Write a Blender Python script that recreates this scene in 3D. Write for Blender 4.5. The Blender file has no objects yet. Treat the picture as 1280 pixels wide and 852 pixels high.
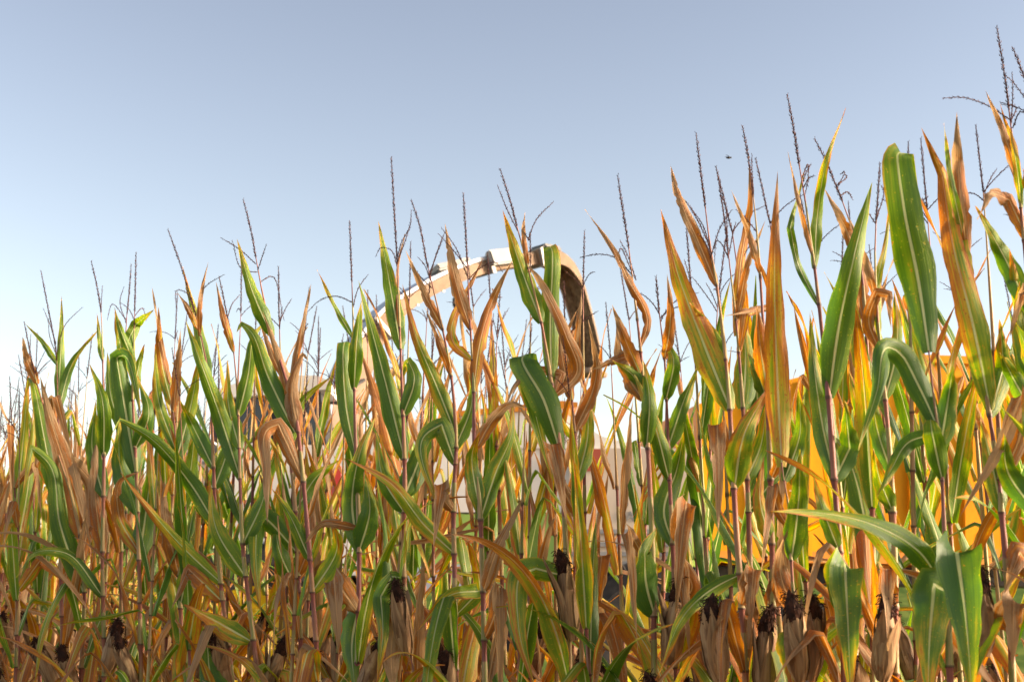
import bpy, math, random
from math import sin, cos, pi, radians, atan2, sqrt, tan
from mathutils import Vector, Matrix, noise
R = random.Random(7)
S = bpy.context.scene
COL = S.collection

# ------------------------------------------------------------------ camera, sky, sun, exposure
FPX, CX, CY, HZ = 1778.0, 640.0, 426.0, 760.0          # photograph pixels (1280 wide)
EYE = 1.25
PITCH = math.atan((HZ - CY) / FPX)
cam_d = bpy.data.cameras.new("camera")
cam = bpy.data.objects.new("camera", cam_d)
COL.objects.link(cam)
cam.location = (0, 0, EYE)
cam.rotation_euler = (pi / 2 + PITCH, 0, 0)
cam_d.sensor_width = 36
cam_d.lens = 50
cam_d.clip_end = 3000
cam_d.dof.use_dof = True
cam_d.dof.focus_distance = 4.9
cam_d.dof.aperture_fstop = 6.0
S.camera = cam

SUN_EL, SUN_AZ = radians(14), radians(95)              # azimuth clockwise from +Y (view direction)
w = bpy.data.worlds.new("World")
S.world = w
w.use_nodes = True
nt = w.node_tree
bg = nt.nodes["Background"]
sky = nt.nodes.new("ShaderNodeTexSky")
sky.sky_type = 'NISHITA'
sky.sun_disc = False
sky.sun_elevation = SUN_EL
sky.sun_rotation = SUN_AZ
sky.altitude = 100
sky.air_density = 1.0
sky.dust_density = 0.8
sky.ozone_density = 0.2
hsv = nt.nodes.new("ShaderNodeHueSaturation")
hsv.inputs['Saturation'].default_value = 0.68
gam = nt.nodes.new("ShaderNodeGamma")                    # contrast graded into the sky colour: deeper above, whiter towards the horizon
gam.inputs['Gamma'].default_value = 1.45
nt.links.new(sky.outputs[0], gam.inputs['Color'])
nt.links.new(gam.outputs[0], hsv.inputs['Color'])
wb = nt.nodes.new("ShaderNodeMix")
wb.data_type = 'RGBA'; wb.blend_type = 'MULTIPLY'
wb.inputs[0].default_value = 1.0
wb.inputs[7].default_value = (1.055, 0.965, 0.945, 1)
nt.links.new(hsv.outputs[0], wb.inputs[6])
nt.links.new(wb.outputs[2], bg.inputs[0])
bg.inputs[1].default_value = 0.067
sl = bpy.data.lights.new("sun", 'SUN')
sl.energy = 4.0
sl.angle = radians(10)
sl.color = (1.0, 0.80, 0.58)
so = bpy.data.objects.new("sun", sl)
COL.objects.link(so)
sd = Vector((sin(SUN_AZ) * cos(SUN_EL), cos(SUN_AZ) * cos(SUN_EL), sin(SUN_EL)))
so.rotation_euler = sd.to_track_quat('Z', 'Y').to_euler()
S.view_settings.view_transform = 'Standard'
S.view_settings.look = 'None'
S.view_settings.exposure = 1.32
S.view_settings.gamma = 1
S.cycles.max_bounces = 8
S.cycles.transparent_max_bounces = 8

# ------------------------------------------------------------------ helpers
def ray(x, y):
    v = Vector((x - CX, FPX, -(y - CY)))
    c, s = cos(PITCH), sin(PITCH)
    return Vector((v.x, v.y * c - v.z * s, v.y * s + v.z * c))
def at(x, y, Y):                                         # the world point at depth Y seen at photo pixel x, y
    d = ray(x, y)
    return Vector((0, 0, EYE)) + d * (Y / d.y)
def edge(x):                                             # depth of the field's front row
    return 4.56 / (1 + 0.8427 * (x - CX) / FPX)
EDGE_DIR = Vector((-3.56, 3.0, 0)).normalized()          # along the row, towards the far left
EDGE_NRM = Vector((3.0, 3.56, 0)).normalized()           # into the field
EDGE_P = Vector((1.26, 3.5, 0))

def obj(name, verts, faces, mat, parent=None, uvs=None, smooth=True, loc=None):
    me = bpy.data.meshes.new(name)
    me.from_pydata([tuple(v) for v in verts], [], faces)
    if uvs is not None:
        ul = me.uv_layers.new(name="UVMap")
        flat = []
        for l in me.loops:
            flat += uvs[l.vertex_index]
        ul.data.foreach_set("uv", flat)
    if smooth:
        me.polygons.foreach_set("use_smooth", [True] * len(me.polygons))
    me.materials.append(mat)
    me.update()
    o = bpy.data.objects.new(name, me)
    COL.objects.link(o)
    if parent:
        o.parent = parent
    if loc is not None:
        o.location = loc
    return o
def empty(name, loc, label, cat, group=None):
    o = bpy.data.objects.new(name, None)
    o.empty_display_size = 0.2
    COL.objects.link(o)
    o.location = loc
    tag(o, label, cat, group)
    return o
def tag(o, label, cat, group=None):
    o["label"] = label
    o["category"] = cat
    if group:
        o["group"] = group

class MB:
    """collects geometry for one mesh"""
    def __init__(s): s.v, s.f, s.uv = [], [], []
    def add(s, v, f, uv=None):
        b = len(s.v)
        s.v += [Vector(q) for q in v]
        s.f += [tuple(i + b for i in q) for q in f]
        s.uv += uv if uv else [(0.5, 0.5)] * len(v)
    def box(s, c, d, rot=None, bev=0.0):
        x, y, z = d[0] / 2, d[1] / 2, d[2] / 2
        if bev <= 0:
            vs = [Vector((a * x, b * y, e * z)) for a in (-1, 1) for b in (-1, 1) for e in (-1, 1)]
            fs = [(0, 1, 3, 2), (4, 6, 7, 5), (0, 4, 5, 1), (2, 3, 7, 6), (0, 2, 6, 4), (1, 5, 7, 3)]
        else:
            import bmesh
            bm = bmesh.new()
            bmesh.ops.create_cube(bm, size=1)
            for q in bm.verts:
                q.co = Vector((q.co.x * d[0], q.co.y * d[1], q.co.z * d[2]))
            bmesh.ops.bevel(bm, geom=bm.edges[:], offset=bev, segments=2, affect='EDGES')
            bm.verts.index_update()
            vs = [q.co.copy() for q in bm.verts]
            fs = [tuple(q.index for q in f.verts) for f in bm.faces]
            bm.free()
        if rot is not None:
            vs = [rot @ q for q in vs]
        s.add([q + Vector(c) for q in vs], fs)
    def prism(s, pts, y0, y1):                           # outline (x, z) extruded along y
        n = len(pts)
        vs = [Vector((p[0], y0, p[1])) for p in pts] + [Vector((p[0], y1, p[1])) for p in pts]
        fs = [tuple(range(n)), tuple(range(2 * n - 1, n - 1, -1))]
        fs += [(i, i + n, (i + 1) % n + n, (i + 1) % n) for i in range(n)]
        s.add(vs, fs)
    def tube(s, pts, rad, n=8, cap=True):
        pts = [Vector(p) for p in pts]
        vs, fs, uv = [], [], []
        ref = None
        L = 0
        for i, p in enumerate(pts):
            t = (pts[min(i + 1, len(pts) - 1)] - pts[max(i - 1, 0)])
            t = t.normalized() if t.length > 1e-9 else Vector((0, 0, 1))
            if ref is None:
                ref = t.orthogonal().normalized()
            ref = (ref - t * ref.dot(t))
            ref = ref.normalized() if ref.length > 1e-6 else t.orthogonal().normalized()
            b = t.cross(ref)
            r = rad[i] if isinstance(rad, (list, tuple)) else rad
            if i: L += (p - pts[i - 1]).length
            for k in range(n):
                a = 2 * pi * k / n
                vs.append(p + (ref * cos(a) + b * sin(a)) * r)
                uv.append((k / n, L))
        for i in range(len(pts) - 1):
            for k in range(n):
                k2 = (k + 1) % n
                fs.append((i * n + k, i * n + k2, (i + 1) * n + k2, (i + 1) * n + k))
        if cap:
            fs.append(tuple(range(n - 1, -1, -1)))
            fs.append(tuple(range((len(pts) - 1) * n, len(pts) * n)))
        s.add(vs, fs, uv)
    def lathe(s, prof, axis='y', n=28, c=(0, 0, 0)):
        vs, fs = [], []
        for r, h in prof:
            for k in range(n):
                a = 2 * pi * k / n
                q = {'y': (r * cos(a), h, r * sin(a)), 'z': (r * cos(a), r * sin(a), h), 'x': (h, r * cos(a), r * sin(a))}[axis]
                vs.append(Vector(q) + Vector(c))
        for i in range(len(prof) - 1):
            for k in range(n):
                k2 = (k + 1) % n
                fs.append((i * n + k, (i + 1) * n + k, (i + 1) * n + k2, i * n + k2))
        s.add(vs, fs)
    def build(s, name, mat, parent=None, smooth=False):
        off = Vector(parent.location) if (parent and parent.parent is None) else Vector((0, 0, 0))
        return obj(name, s.v, s.f, mat, parent, s.uv, smooth)

def catmull(P, n):
    P = [Vector(p) for p in P]
    if len(P) == 2:
        return [P[0].lerp(P[1], i / n) for i in range(n + 1)]
    d = [0.0]
    for i in range(1, len(P)):
        d.append(d[-1] + max((P[i] - P[i - 1]).length, 1e-5))
    out = []
    Q = [P[0] * 2 - P[1]] + P + [P[-1] * 2 - P[-2]]
    D = [-d[1]] + d + [2 * d[-1] - d[-2]]
    k = 0
    for i in range(n + 1):
        s = d[-1] * i / n
        while k < len(P) - 2 and s > d[k + 1]:
            k += 1
        t0, t1, t2, t3 = D[k:k + 4]
        p0, p1, p2, p3 = Q[k:k + 4]
        A1 = p0 * ((t1 - s) / (t1 - t0)) + p1 * ((s - t0) / (t1 - t0))
        A2 = p1 * ((t2 - s) / (t2 - t1)) + p2 * ((s - t1) / (t2 - t1))
        A3 = p2 * ((t3 - s) / (t3 - t2)) + p3 * ((s - t2) / (t3 - t2))
        B1 = A1 * ((t2 - s) / (t2 - t0)) + A2 * ((s - t0) / (t2 - t0))
        B2 = A2 * ((t3 - s) / (t3 - t1)) + A3 * ((s - t1) / (t3 - t1))
        out.append(B1 * ((t2 - s) / (t2 - t1)) + B2 * ((s - t1) / (t2 - t1)))
    return out

# ------------------------------------------------------------------ materials
class N:
    """short node writer"""
    def __init__(s, name):
        s.m = bpy.data.materials.new(name)
        s.m.use_nodes = True
        s.t = s.m.node_tree
        s.t.nodes.clear()
        s.out = s.t.nodes.new("ShaderNodeOutputMaterial")
    def n(s, kind, **kw):
        q = s.t.nodes.new("ShaderNode" + kind)
        for k, v in kw.items(): setattr(q, k, v)
        return q
    def put(s, sock, v):
        if hasattr(v, "is_output"): s.t.links.new(v, sock)
        elif isinstance(v, (tuple, list)) and len(v) == 3 and sock.type == 'RGBA': sock.default_value = (*v, 1)
        else: sock.default_value = v
    def math(s, op, a, b=0.0, c=None, clamp=False):
        q = s.n("Math", operation=op, use_clamp=clamp)
        s.put(q.inputs[0], a); s.put(q.inputs[1], b)
        if c is not None: s.put(q.inputs[2], c)
        return q.outputs[0]
    def sstep(s, v, a, b):
        q = s.n("MapRange", interpolation_type='SMOOTHSTEP')
        s.put(q.inputs[0], v)
        q.inputs[1].default_value = a; q.inputs[2].default_value = b
        return q.outputs[0]
    def xyz(s, x, y, z=0.0):
        q = s.n("CombineXYZ")
        s.put(q.inputs[0], x); s.put(q.inputs[1], y); s.put(q.inputs[2], z)
        return q.outputs[0]
    def noise(s, vec, scale=1.0, detail=3.0, rough=0.55):
        q = s.n("TexNoise")
        s.put(q.inputs['Vector'], vec)
        q.inputs['Scale'].default_value = scale; q.inputs['Detail'].default_value = detail; q.inputs['Roughness'].default_value = rough
        return q.outputs[0]
    def mix(s, f, a, b, mode='MIX'):
        q = s.n("Mix", data_type='RGBA', blend_type=mode)
        s.put(q.inputs[0], f); s.put(q.inputs[6], a); s.put(q.inputs[7], b)
        return q.outputs[2]
    def ramp(s, f, stops):
        q = s.n("ValToRGB")
        e = q.color_ramp.elements
        while len(e) < len(stops): e.new(0.5)
        for i, (p, c) in enumerate(stops):
            e[i].position = p; e[i].color = (*c, 1)
        s.put(q.inputs[0], f)
        return q.outputs[0]
    def attr(s, name):
        q = s.n("Attribute", attribute_type='OBJECT', attribute_name=name)
        return q.outputs['Fac']
    def bsdf(s, color, rough=0.5, spec=0.5, metal=0.0, normal=None):
        q = s.n("BsdfPrincipled")
        s.put(q.inputs['Base Color'], color); s.put(q.inputs['Roughness'], rough)
        q.inputs['Specular IOR Level'].default_value = spec
        q.inputs['Metallic'].default_value = metal
        if normal is not None: s.put(q.inputs['Normal'], normal)
        return q.outputs[0]
    def bump(s, h, strength=0.3, dist=0.01):
        q = s.n("Bump")
        q.inputs['Strength'].default_value = strength; q.inputs['Distance'].default_value = dist
        s.put(q.inputs['Height'], h)
        return q.outputs[0]
    def done(s, sh):
        s.t.links.new(sh, s.out.inputs[0])
        return s.m
    def sepuv(s):
        q = s.n("UVMap"); p = s.n("SeparateXYZ")
        s.t.links.new(q.outputs[0], p.inputs[0])
        return p.outputs[0], p.outputs[1]

def mat_leaf():
    k = N("corn_leaf")
    u, v = k.sepuv()
    rnd = k.n("ObjectInfo").outputs['Random']
    dry = k.attr("dry"); tint = k.attr("tint")
    c = k.math('MULTIPLY', k.math('ABSOLUTE', k.math('SUBTRACT', u, 0.5)), 2.0)
    r50 = k.math('MULTIPLY', rnd, 50.0)
    A = k.noise(k.xyz(k.math('MULTIPLY', u, 7.0), k.math('MULTIPLY', v, 2.0), r50), 1.0, 4)
    B = k.noise(k.xyz(k.math('MULTIPLY', u, 1.6), k.math('MULTIPLY', v, 3.6), k.math('ADD', r50, 20.0)), 1.0, 3)
    F = k.noise(k.xyz(k.math('MULTIPLY', u, 60.0), k.math('MULTIPLY', v, 3.0), r50), 1.0, 3)
    Sp = k.noise(k.xyz(k.math('MULTIPLY', u, 14.0), k.math('MULTIPLY', v, 90.0), r50), 1.0, 2)
    s = k.math('MULTIPLY', dry, 1.05)
    s = k.math('ADD', s, k.math('MULTIPLY', k.math('SUBTRACT', A, 0.5), 0.95))
    s = k.math('ADD', s, k.math('MULTIPLY', k.math('SUBTRACT', B, 0.5), 0.85))
    s = k.math('ADD', s, k.math('MULTIPLY', k.math('POWER', v, 1.8), 0.46))
    s = k.math('ADD', s, k.math('MULTIPLY', k.math('POWER', c, 6.0), 0.2))
    s = k.math('ADD', s, k.math('MULTIPLY', k.sstep(Sp, 0.62, 0.74), 0.34))
    s = k.math('SUBTRACT', s, 0.09, clamp=True)
    col = k.ramp(s, [(0.0, (0.064, 0.142, 0.014)), (0.24, (0.135, 0.235, 0.012)), (0.38, (0.24, 0.29, 0.022)),
                     (0.50, (0.46, 0.33, 0.035)), (0.60, (0.45, 0.185, 0.030)), (0.76, (0.34, 0.122, 0.028)),
                     (0.90, (0.25, 0.128, 0.050)), (1.0, (0.35, 0.225, 0.115))])
    # bluish or yellowish greens
    green = k.sstep(s, 0.45, 0.3)
    col = k.mix(k.math('MULTIPLY', green, k.math('MULTIPLY', tint, 0.4)), col, (0.062, 0.140, 0.042))
    vein = k.math('ADD', 0.66, k.math('MULTIPLY', F, 0.68))
    vc = k.n("CombineColor")
    for i in range(3): k.put(vc.inputs[i], vein)
    col = k.mix(1.0, col, vc.outputs[0], 'MULTIPLY')
    wid = k.math('MULTIPLY_ADD', v, -0.062, 0.102)
    rib = k.math('LESS_THAN', k.math('DIVIDE', c, wid), 1.0)
    ribsoft = k.math('SUBTRACT', 1.0, k.sstep(k.math('DIVIDE', c, wid), 0.55, 1.25))
    ribc = k.mix(k.sstep(s, 0.45, 0.75), (0.52, 0.55, 0.27), (0.52, 0.33, 0.16))
    col = k.mix(k.math('MULTIPLY', ribsoft, k.math('MULTIPLY_ADD', v, -0.55, 1.0)), col, ribc)
    h = k.math('ADD', k.math('MULTIPLY', F, 0.5), k.math('MULTIPLY', ribsoft, 0.9))
    crinkle = k.noise(k.xyz(k.math('MULTIPLY', u, 9.0), k.math('MULTIPLY', v, 26.0), r50), 1.0, 2)
    h = k.math('ADD', h, k.math('MULTIPLY', crinkle, k.math('MULTIPLY', s, 1.6)))
    nrm = k.bump(h, 0.45, 0.004)
    rough = k.math('MULTIPLY_ADD', s, 0.25, 0.40)
    b = k.bsdf(col, rough, 0.45, normal=nrm)
    tr = k.n("BsdfTranslucent")
    hs = k.n("HueSaturation")
    hs.inputs['Saturation'].default_value = 1.12; hs.inputs['Value'].default_value = 1.75
    k.put(hs.inputs['Color'], col); k.put(tr.inputs[0], hs.outputs[0]); k.put(tr.inputs['Normal'], nrm)
    mx = k.n("MixShader")
    mx.inputs[0].default_value = 0.38
    k.t.links.new(b, mx.inputs[1]); k.t.links.new(tr.outputs[0], mx.inputs[2])
    return k.done(mx.outputs[0])

def mat_stalk():
    k = N("corn_stalk")
    u, v = k.sepuv()                                     # v: height in internode units, u: round the stem
    rnd = k.n("ObjectInfo").outputs['Random']
    r50 = k.math('MULTIPLY', rnd, 50.0)
    red = k.attr("red")
    fr = k.math('FRACT', v)
    cell = k.noise(k.xyz(k.math('FLOOR', v), r50, 3.3), 2.7, 1)
    streak = k.noise(k.xyz(k.math('MULTIPLY', u, 9.0), k.math('MULTIPLY', v, 1.2), r50), 1.0, 3)
    m = k.math('ADD', k.math('MULTIPLY', cell, 1.2), k.math('MULTIPLY', streak, 0.7))
    m = k.math('ADD', m, k.math('MULTIPLY', k.math('SUBTRACT', fr, 0.5), 0.45))
    m = k.math('ADD', m, k.math('SUBTRACT', red, 0.95))
    col = k.ramp(m, [(0.25, (0.40, 0.25, 0.11)), (0.42, (0.30, 0.24, 0.07)), (0.56, (0.27, 0.095, 0.055)), (0.82, (0.17, 0.034, 0.040))])
    fine = k.noise(k.xyz(k.math('MULTIPLY', u, 40.0), k.math('MULTIPLY', v, 4.0), r50), 1.0, 2)
    col = k.mix(k.math('MULTIPLY', fine, 0.35), col, (0.38, 0.21, 0.12))
    shc = k.noise(k.xyz(k.math('FLOOR', v), r50, 9.1), 3.1, 1)
    shm = k.math('MULTIPLY', k.math('MULTIPLY', k.sstep(fr, 0.63, 0.60), k.sstep(shc, 0.45, 0.56)), 0.8)
    col = k.mix(shm, col, k.mix(k.sstep(streak, 0.4, 0.65), (0.20, 0.24, 0.06), (0.42, 0.29, 0.13)))
    node = k.math('ADD', k.sstep(fr, 0.035, 0.012), k.sstep(fr, 0.972, 0.992), clamp=True)
    col = k.mix(k.math('MULTIPLY', node, 0.8), col, (0.06, 0.028, 0.018))
    nrm = k.bump(fine, 0.3, 0.002)
    return k.done(k.bsdf(col, 0.5, 0.35, normal=nrm))

def mat_simple(name, c1, c2, scale=20.0, rough=0.5, spec=0.4, metal=0.0, bump=0.0, detail=4, coords='Object', lo=0.35, hi=0.7):
    k = N(name)
    tc = k.n("TexCoord").outputs[coords]
    f = k.noise(tc, scale, detail)
    col = k.mix(k.sstep(f, lo, hi), c1, c2)
    nrm = k.bump(f, bump, 0.01) if bump else None
    return k.done(k.bsdf(col, rough, spec, metal, nrm))

def mat_husk():
    k = N("corn_husk")
    u, v = k.sepuv()
    rnd = k.math('MULTIPLY', k.n("ObjectInfo").outputs['Random'], 50.0)
    a = k.noise(k.xyz(k.math('MULTIPLY', u, 13.0), k.math('MULTIPLY', v, 1.1), rnd), 1.0, 3)
    b = k.noise(k.xyz(k.math('MULTIPLY', u, 3.0), k.math('MULTIPLY', v, 3.0), rnd), 1.0, 3)
    col = k.ramp(a, [(0.3, (0.15, 0.085, 0.042)), (0.5, (0.31, 0.185, 0.09)), (0.72, (0.43, 0.30, 0.155))])
    col = k.mix(k.sstep(b, 0.5, 0.72), col, (0.15, 0.075, 0.035))
    bs = k.bsdf(col, 0.6, 0.3, normal=k.bump(a, 0.5, 0.004))
    return k.done(bs)

M = {}
M['leaf'] = mat_leaf()
M['stalk'] = mat_stalk()
M['husk'] = mat_husk()
M['tassel'] = mat_simple("dry_tassel", (0.050, 0.020, 0.023), (0.11, 0.05, 0.038), 90, 0.8, 0.2)
M['silk'] = mat_simple("dry_silk", (0.022, 0.010, 0.007), (0.06, 0.022, 0.012), 60, 0.85, 0.2)
M['soil'] = mat_simple("soil", (0.10, 0.062, 0.036), (0.24, 0.16, 0.09), 6, 0.95, 0.1, bump=0.6, detail=8)
M['grass'] = mat_simple("grass_cover", (0.06, 0.11, 0.018), (0.16, 0.20, 0.04), 3, 0.9, 0.1, bump=0.5, detail=8)
M['cream'] = mat_simple("cream_paint", (0.30, 0.22, 0.155), (0.19, 0.135, 0.09), 2.6, 0.7, 0.15)
M['white'] = mat_simple("white_paint", (0.74, 0.72, 0.67), (0.64, 0.60, 0.54), 1.5, 0.4, 0.45)
M['greypanel'] = mat_simple("grey_paint_and_shade", (0.42, 0.47, 0.54), (0.34, 0.39, 0.46), 2.0, 0.45, 0.45)  # fender and mirror paint; also the shade tone painted on the chute's back
M['lightgreen'] = mat_simple("light_green_paint", (0.30, 0.46, 0.09), (0.24, 0.38, 0.07), 1.6, 0.42, 0.45)
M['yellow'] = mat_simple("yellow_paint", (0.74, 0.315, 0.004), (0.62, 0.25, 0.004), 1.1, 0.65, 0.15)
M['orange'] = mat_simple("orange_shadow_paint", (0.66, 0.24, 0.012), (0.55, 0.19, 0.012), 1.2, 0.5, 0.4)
M['rim'] = mat_simple("yellow_rim_paint", (0.85, 0.62, 0.02), (0.74, 0.50, 0.02), 4, 0.4, 0.45)
M['rubber'] = mat_simple("rubber", (0.018, 0.018, 0.019), (0.04, 0.036, 0.032), 9, 0.8, 0.3)
M['black'] = mat_simple("black_metal", (0.02, 0.021, 0.023), (0.045, 0.042, 0.04), 6, 0.5, 0.4)
M['panel'] = mat_simple("ivory_paint", (0.62, 0.53, 0.42), (0.52, 0.43, 0.33), 1.6, 0.4, 0.45)
M['grit'] = mat_simple("worn_chute_lining", (0.10, 0.068, 0.04), (0.22, 0.16, 0.09), 14, 0.85, 0.2, bump=0.7)
M['grey'] = mat_simple("grey_metal", (0.22, 0.22, 0.22), (0.32, 0.31, 0.29), 5, 0.5, 0.5, 0.3)
M['glass'] = mat_simple("dark_glass", (0.018, 0.022, 0.028), (0.03, 0.036, 0.042), 2, 0.08, 0.6)
M['red'] = mat_simple("red_paint", (0.62, 0.05, 0.03), (0.5, 0.04, 0.03), 3, 0.4, 0.45)
M['dullred'] = mat_simple("faded_red_paint", (0.42, 0.10, 0.06), (0.34, 0.08, 0.05), 3, 0.6, 0.2)
M['signwhite'] = mat_simple("white_sticker", (0.8, 0.8, 0.78), (0.74, 0.74, 0.72), 3, 0.4, 0.4)
M['letter'] = mat_simple("grey_lettering", (0.15, 0.16, 0.17), (0.2, 0.2, 0.2), 3, 0.5, 0.3)
M['beacon'] = mat_simple("amber_plastic", (0.62, 0.17, 0.06), (0.5, 0.13, 0.05), 6, 0.3, 0.5)
M['fly'] = mat_simple("insect_body", (0.02, 0.018, 0.016), (0.05, 0.04, 0.03), 200, 0.4, 0.5)

# ------------------------------------------------------------------ leaf shapes
def wprof(t):
    a = min(1.0, 0.50 + t / 0.22 * 0.50) if t < 0.22 else 1.0
    return a * max(0.0, 1 - max(0.0, (t - 0.16) / 0.84) ** 1.45)
UC = [-1, -0.62, -0.2, 0, 0.2, 0.62, 1]
def ribbon(C, side, width, rng, fold=0.35, wave=0.012, curl=0.0, prof=wprof, rag=0.05):
    """a leaf blade round the centre line C; side[i] is the unit side vector"""
    n = len(C) - 1
    ph1, ph2 = rng.uniform(0, 6), rng.uniform(0, 6)
    fq1, fq2 = rng.uniform(9, 16), rng.uniform(9, 16)
    cut = rng.uniform(0.8, 1.05)
    jag = [[1 - abs(rng.gauss(0, rag)) - (rng.uniform(.15, .5) if rag > .035 and rng.random() < rag * .8 else 0) for _ in range(n + 1)] for _ in range(2)]
    vs, fs, uv = [], [], []
    for i, p in enumerate(C):
        t = i / n
        T = (C[min(i + 1, n)] - C[max(i - 1, 0)])
        T = T.normalized() if T.length > 1e-9 else Vector((0, 0, 1))
        s = side[i]
        nm = s.cross(T).normalized()
        w = width * 0.5 * prof(t)
        f = fold * (1 - 0.65 * t) + (1.1 - fold) * max(0, 1 - t / 0.07) * 0.8
        for j, u in enumerate(UC):
            a = f * abs(u) + curl * t * u * u * 1.2
            lat = u * cos(a)
            up = abs(u) * sin(a)
            jit = 1.0
            if abs(u) == 1:
                jit = (1 + 0.06 * sin(t * (31 if u > 0 else 37) + ph1) * cut) * jag[u > 0][i]
            ph = (ph1 if u > 0 else ph2); fq = fq1 if u > 0 else fq2
            wv = wave * sin(t * fq + ph) * (abs(u) ** 2) * min(1, t * 5) * (1 - t * 0.5)
            vs.append(p + s * (lat * w * jit) + nm * (up * w + wv))
            uv.append(((u + 1) / 2, t))
    m = len(UC)
    for i in range(n):
        for j in range(m - 1):
            fs.append((i * m + j, i * m + j + 1, (i + 1) * m + j + 1, (i + 1) * m + j))
    return vs, fs, uv

def blade(rng, az, h0, r0, L, width, th0, bend, kink=None, twist=0.0, fold=0.35, n=18, wave=0.012, rag=0.05, base=Vector((0, 0, 0)), sway=0.0):
    """procedural leaf: leaves the stalk at height h0 towards azimuth az, th = angle from vertical"""
    C, Sd = [], []
    p = base + Vector((cos(az) * r0, sin(az) * r0, h0))
    st = L / n
    for i in range(n + 1):
        t = i / n
        th = th0 + bend * t ** 1.6
        if kink and t > kink[0]:
            th += kink[1] * min(1, (t - kink[0]) / 0.07)
        a = az + sway * t
        th = min(th, 3.05)
        T = Vector((cos(a) * sin(th), sin(a) * sin(th), cos(th)))
        C.append(p.copy())
        s = Vector((-sin(a), cos(a), 0))
        s = Matrix.Rotation(twist * t, 3, T) @ s
        Sd.append(s)
        p = p + T * st
    return ribbon(C, Sd, width, rng, fold, wave, rng.uniform(-0.1, 0.5), rag=rag)

def traced(rng, P, width, yaw, fold=0.3, n=34, wave=0.010, rag=0.04):
    P = [Vector(p) for p in P]
    cuts = [i for i in range(1, len(P) - 1) if (P[i] - P[i - 1]).angle(P[i + 1] - P[i], 0) > 1.3]
    segs, a = [], 0
    for c in cuts + [len(P) - 1]:
        segs.append(P[a:c + 1]); a = c
    Ls = [sum((g[i + 1] - g[i]).length for i in range(len(g) - 1)) for g in segs]
    C = []
    for g, L in zip(segs, Ls):
        m = max(3, round(n * L / sum(Ls)))
        q = catmull(g, m)
        C += q if not C else q[1:]
    n = len(C) - 1
    Sd, prev = [], None
    for i in range(n + 1):
        T = (C[min(i + 1, n)] - C[max(i - 1, 0)]).normalized()
        V = (C[i] - Vector((0, 0, EYE))).normalized()
        s = T.cross(V)
        if s.length < 0.05:
            s = prev.copy() if prev else T.orthogonal()
        s.normalize()
        if prev is not None:
            if s.dot(prev) < 0: s = -s
            s = (s * 0.55 + (prev - T * prev.dot(T)) * 0.45).normalized()
        prev = s
        Sd.append(s)
    out = []
    for i in range(n + 1):
        T = (C[min(i + 1, n)] - C[max(i - 1, 0)]).normalized()
        out.append(Matrix.Rotation(yaw * (0.6 + 0.8 * i / n), 3, T) @ Sd[i])
    return ribbon(C, out, width, rng, fold, wave, rng.uniform(-0.1, 0.4), rag=rag)

# ------------------------------------------------------------------ stalks, tassels, ears
def stalk_geo(C_of_h, H, nodes, rad):
    """C_of_h(h) gives the axis; nodes = sorted heights; v counts internodes"""
    hs = []
    nd = [0.0] + [q for q in nodes if 0.03 < q < H - 0.02] + [H]
    for i in range(len(nd) - 1):
        a, b = nd[i], nd[i + 1]
        L = b - a
        collar = 0.62
        for f, k in ((0.0, 1.25), (0.02, 1.28), (0.05, 1.02), (0.3, 1.0), (collar - 0.02, 0.98), (collar, 0.9), (0.95, 0.92), (0.98, 1.2)):
            if L * 0.02 < 0.0004: continue
            hs.append((a + f * L, k, i + f))
    hs.append((H, 1.0, len(nd) - 1 - 0.03))
    n = 9
    vs, fs, uv = [], [], []
    for h, k, v in hs:
        c = C_of_h(h)
        r = rad(h) * k
        for q in range(n + 1):
            a = 2 * pi * q / n
            vs.append(c + Vector((cos(a) * r, sin(a) * r * 0.92, 0)))
            uv.append((q / n, v))
    for i in range(len(hs) - 1):
        for q in range(n):
            b = i * (n + 1) + q
            fs.append((b, b + 1, b + n + 2, b + n + 1))
    return vs, fs, uv

def spikelets(mb, line, rng, r, dens, size):
    """a rachis with dry spikelets"""
    n = len(line) - 1
    mb.tube(line, [r * (1 - 0.55 * i / n) for i in range(n + 1)], 5)
    L = sum((line[i + 1] - line[i]).length for i in range(n))
    cnt = int(L * dens)
    for q in range(cnt):
        t = (q + 0.5) / cnt
        x = t * n
        i = min(int(x), n - 1)
        p = line[i].lerp(line[i + 1], x - i)
        T = (line[i + 1] - line[i]).normalized()
        a = q * 2.4 + rng.uniform(-.4, .4)
        o = T.orthogonal().normalized()
        d = (Matrix.Rotation(a, 3, T) @ o)
        s = size * rng.uniform(0.7, 1.2) * (1.0 if t < 0.85 else 0.7)
        ax = (T * 0.93 + d * 0.36).normalized()
        b = T.cross(d).normalized()
        p0 = p + d * r * 0.5
        vs = [p0, p0 + ax * s * 0.45 + b * s * 0.17, p0 + ax * s * 0.45 - b * s * 0.17, p0 + ax * s * 0.45 + d * s * 0.2, p0 + ax * s]
        mb.add(vs, [(0, 1, 3), (0, 3, 2), (1, 4, 3), (2, 3, 4), (0, 2, 1), (1, 2, 4)])

def make_tassel(parent, spike, branches, rng, scale=1.0):
    mb = MB()
    spikelets(mb, spike, rng, 0.0023 * scale, 340, 0.0112 * scale)
    for b in branches:
        spikelets(mb, b, rng, 0.0016 * scale, 260, 0.0085 * scale)
    return obj("tassel", mb.v, mb.f, M['tassel'], parent, smooth=False)

def arc(p, az, th0, bend, L, n=9):
    out = [p.copy()]
    q = p.copy()
    for i in range(n):
        th = th0 + bend * (i / n)
        q = q + Vector((cos(az) * sin(th), sin(az) * sin(th), cos(th))) * (L / n)
        out.append(q.copy())
    return out

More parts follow.
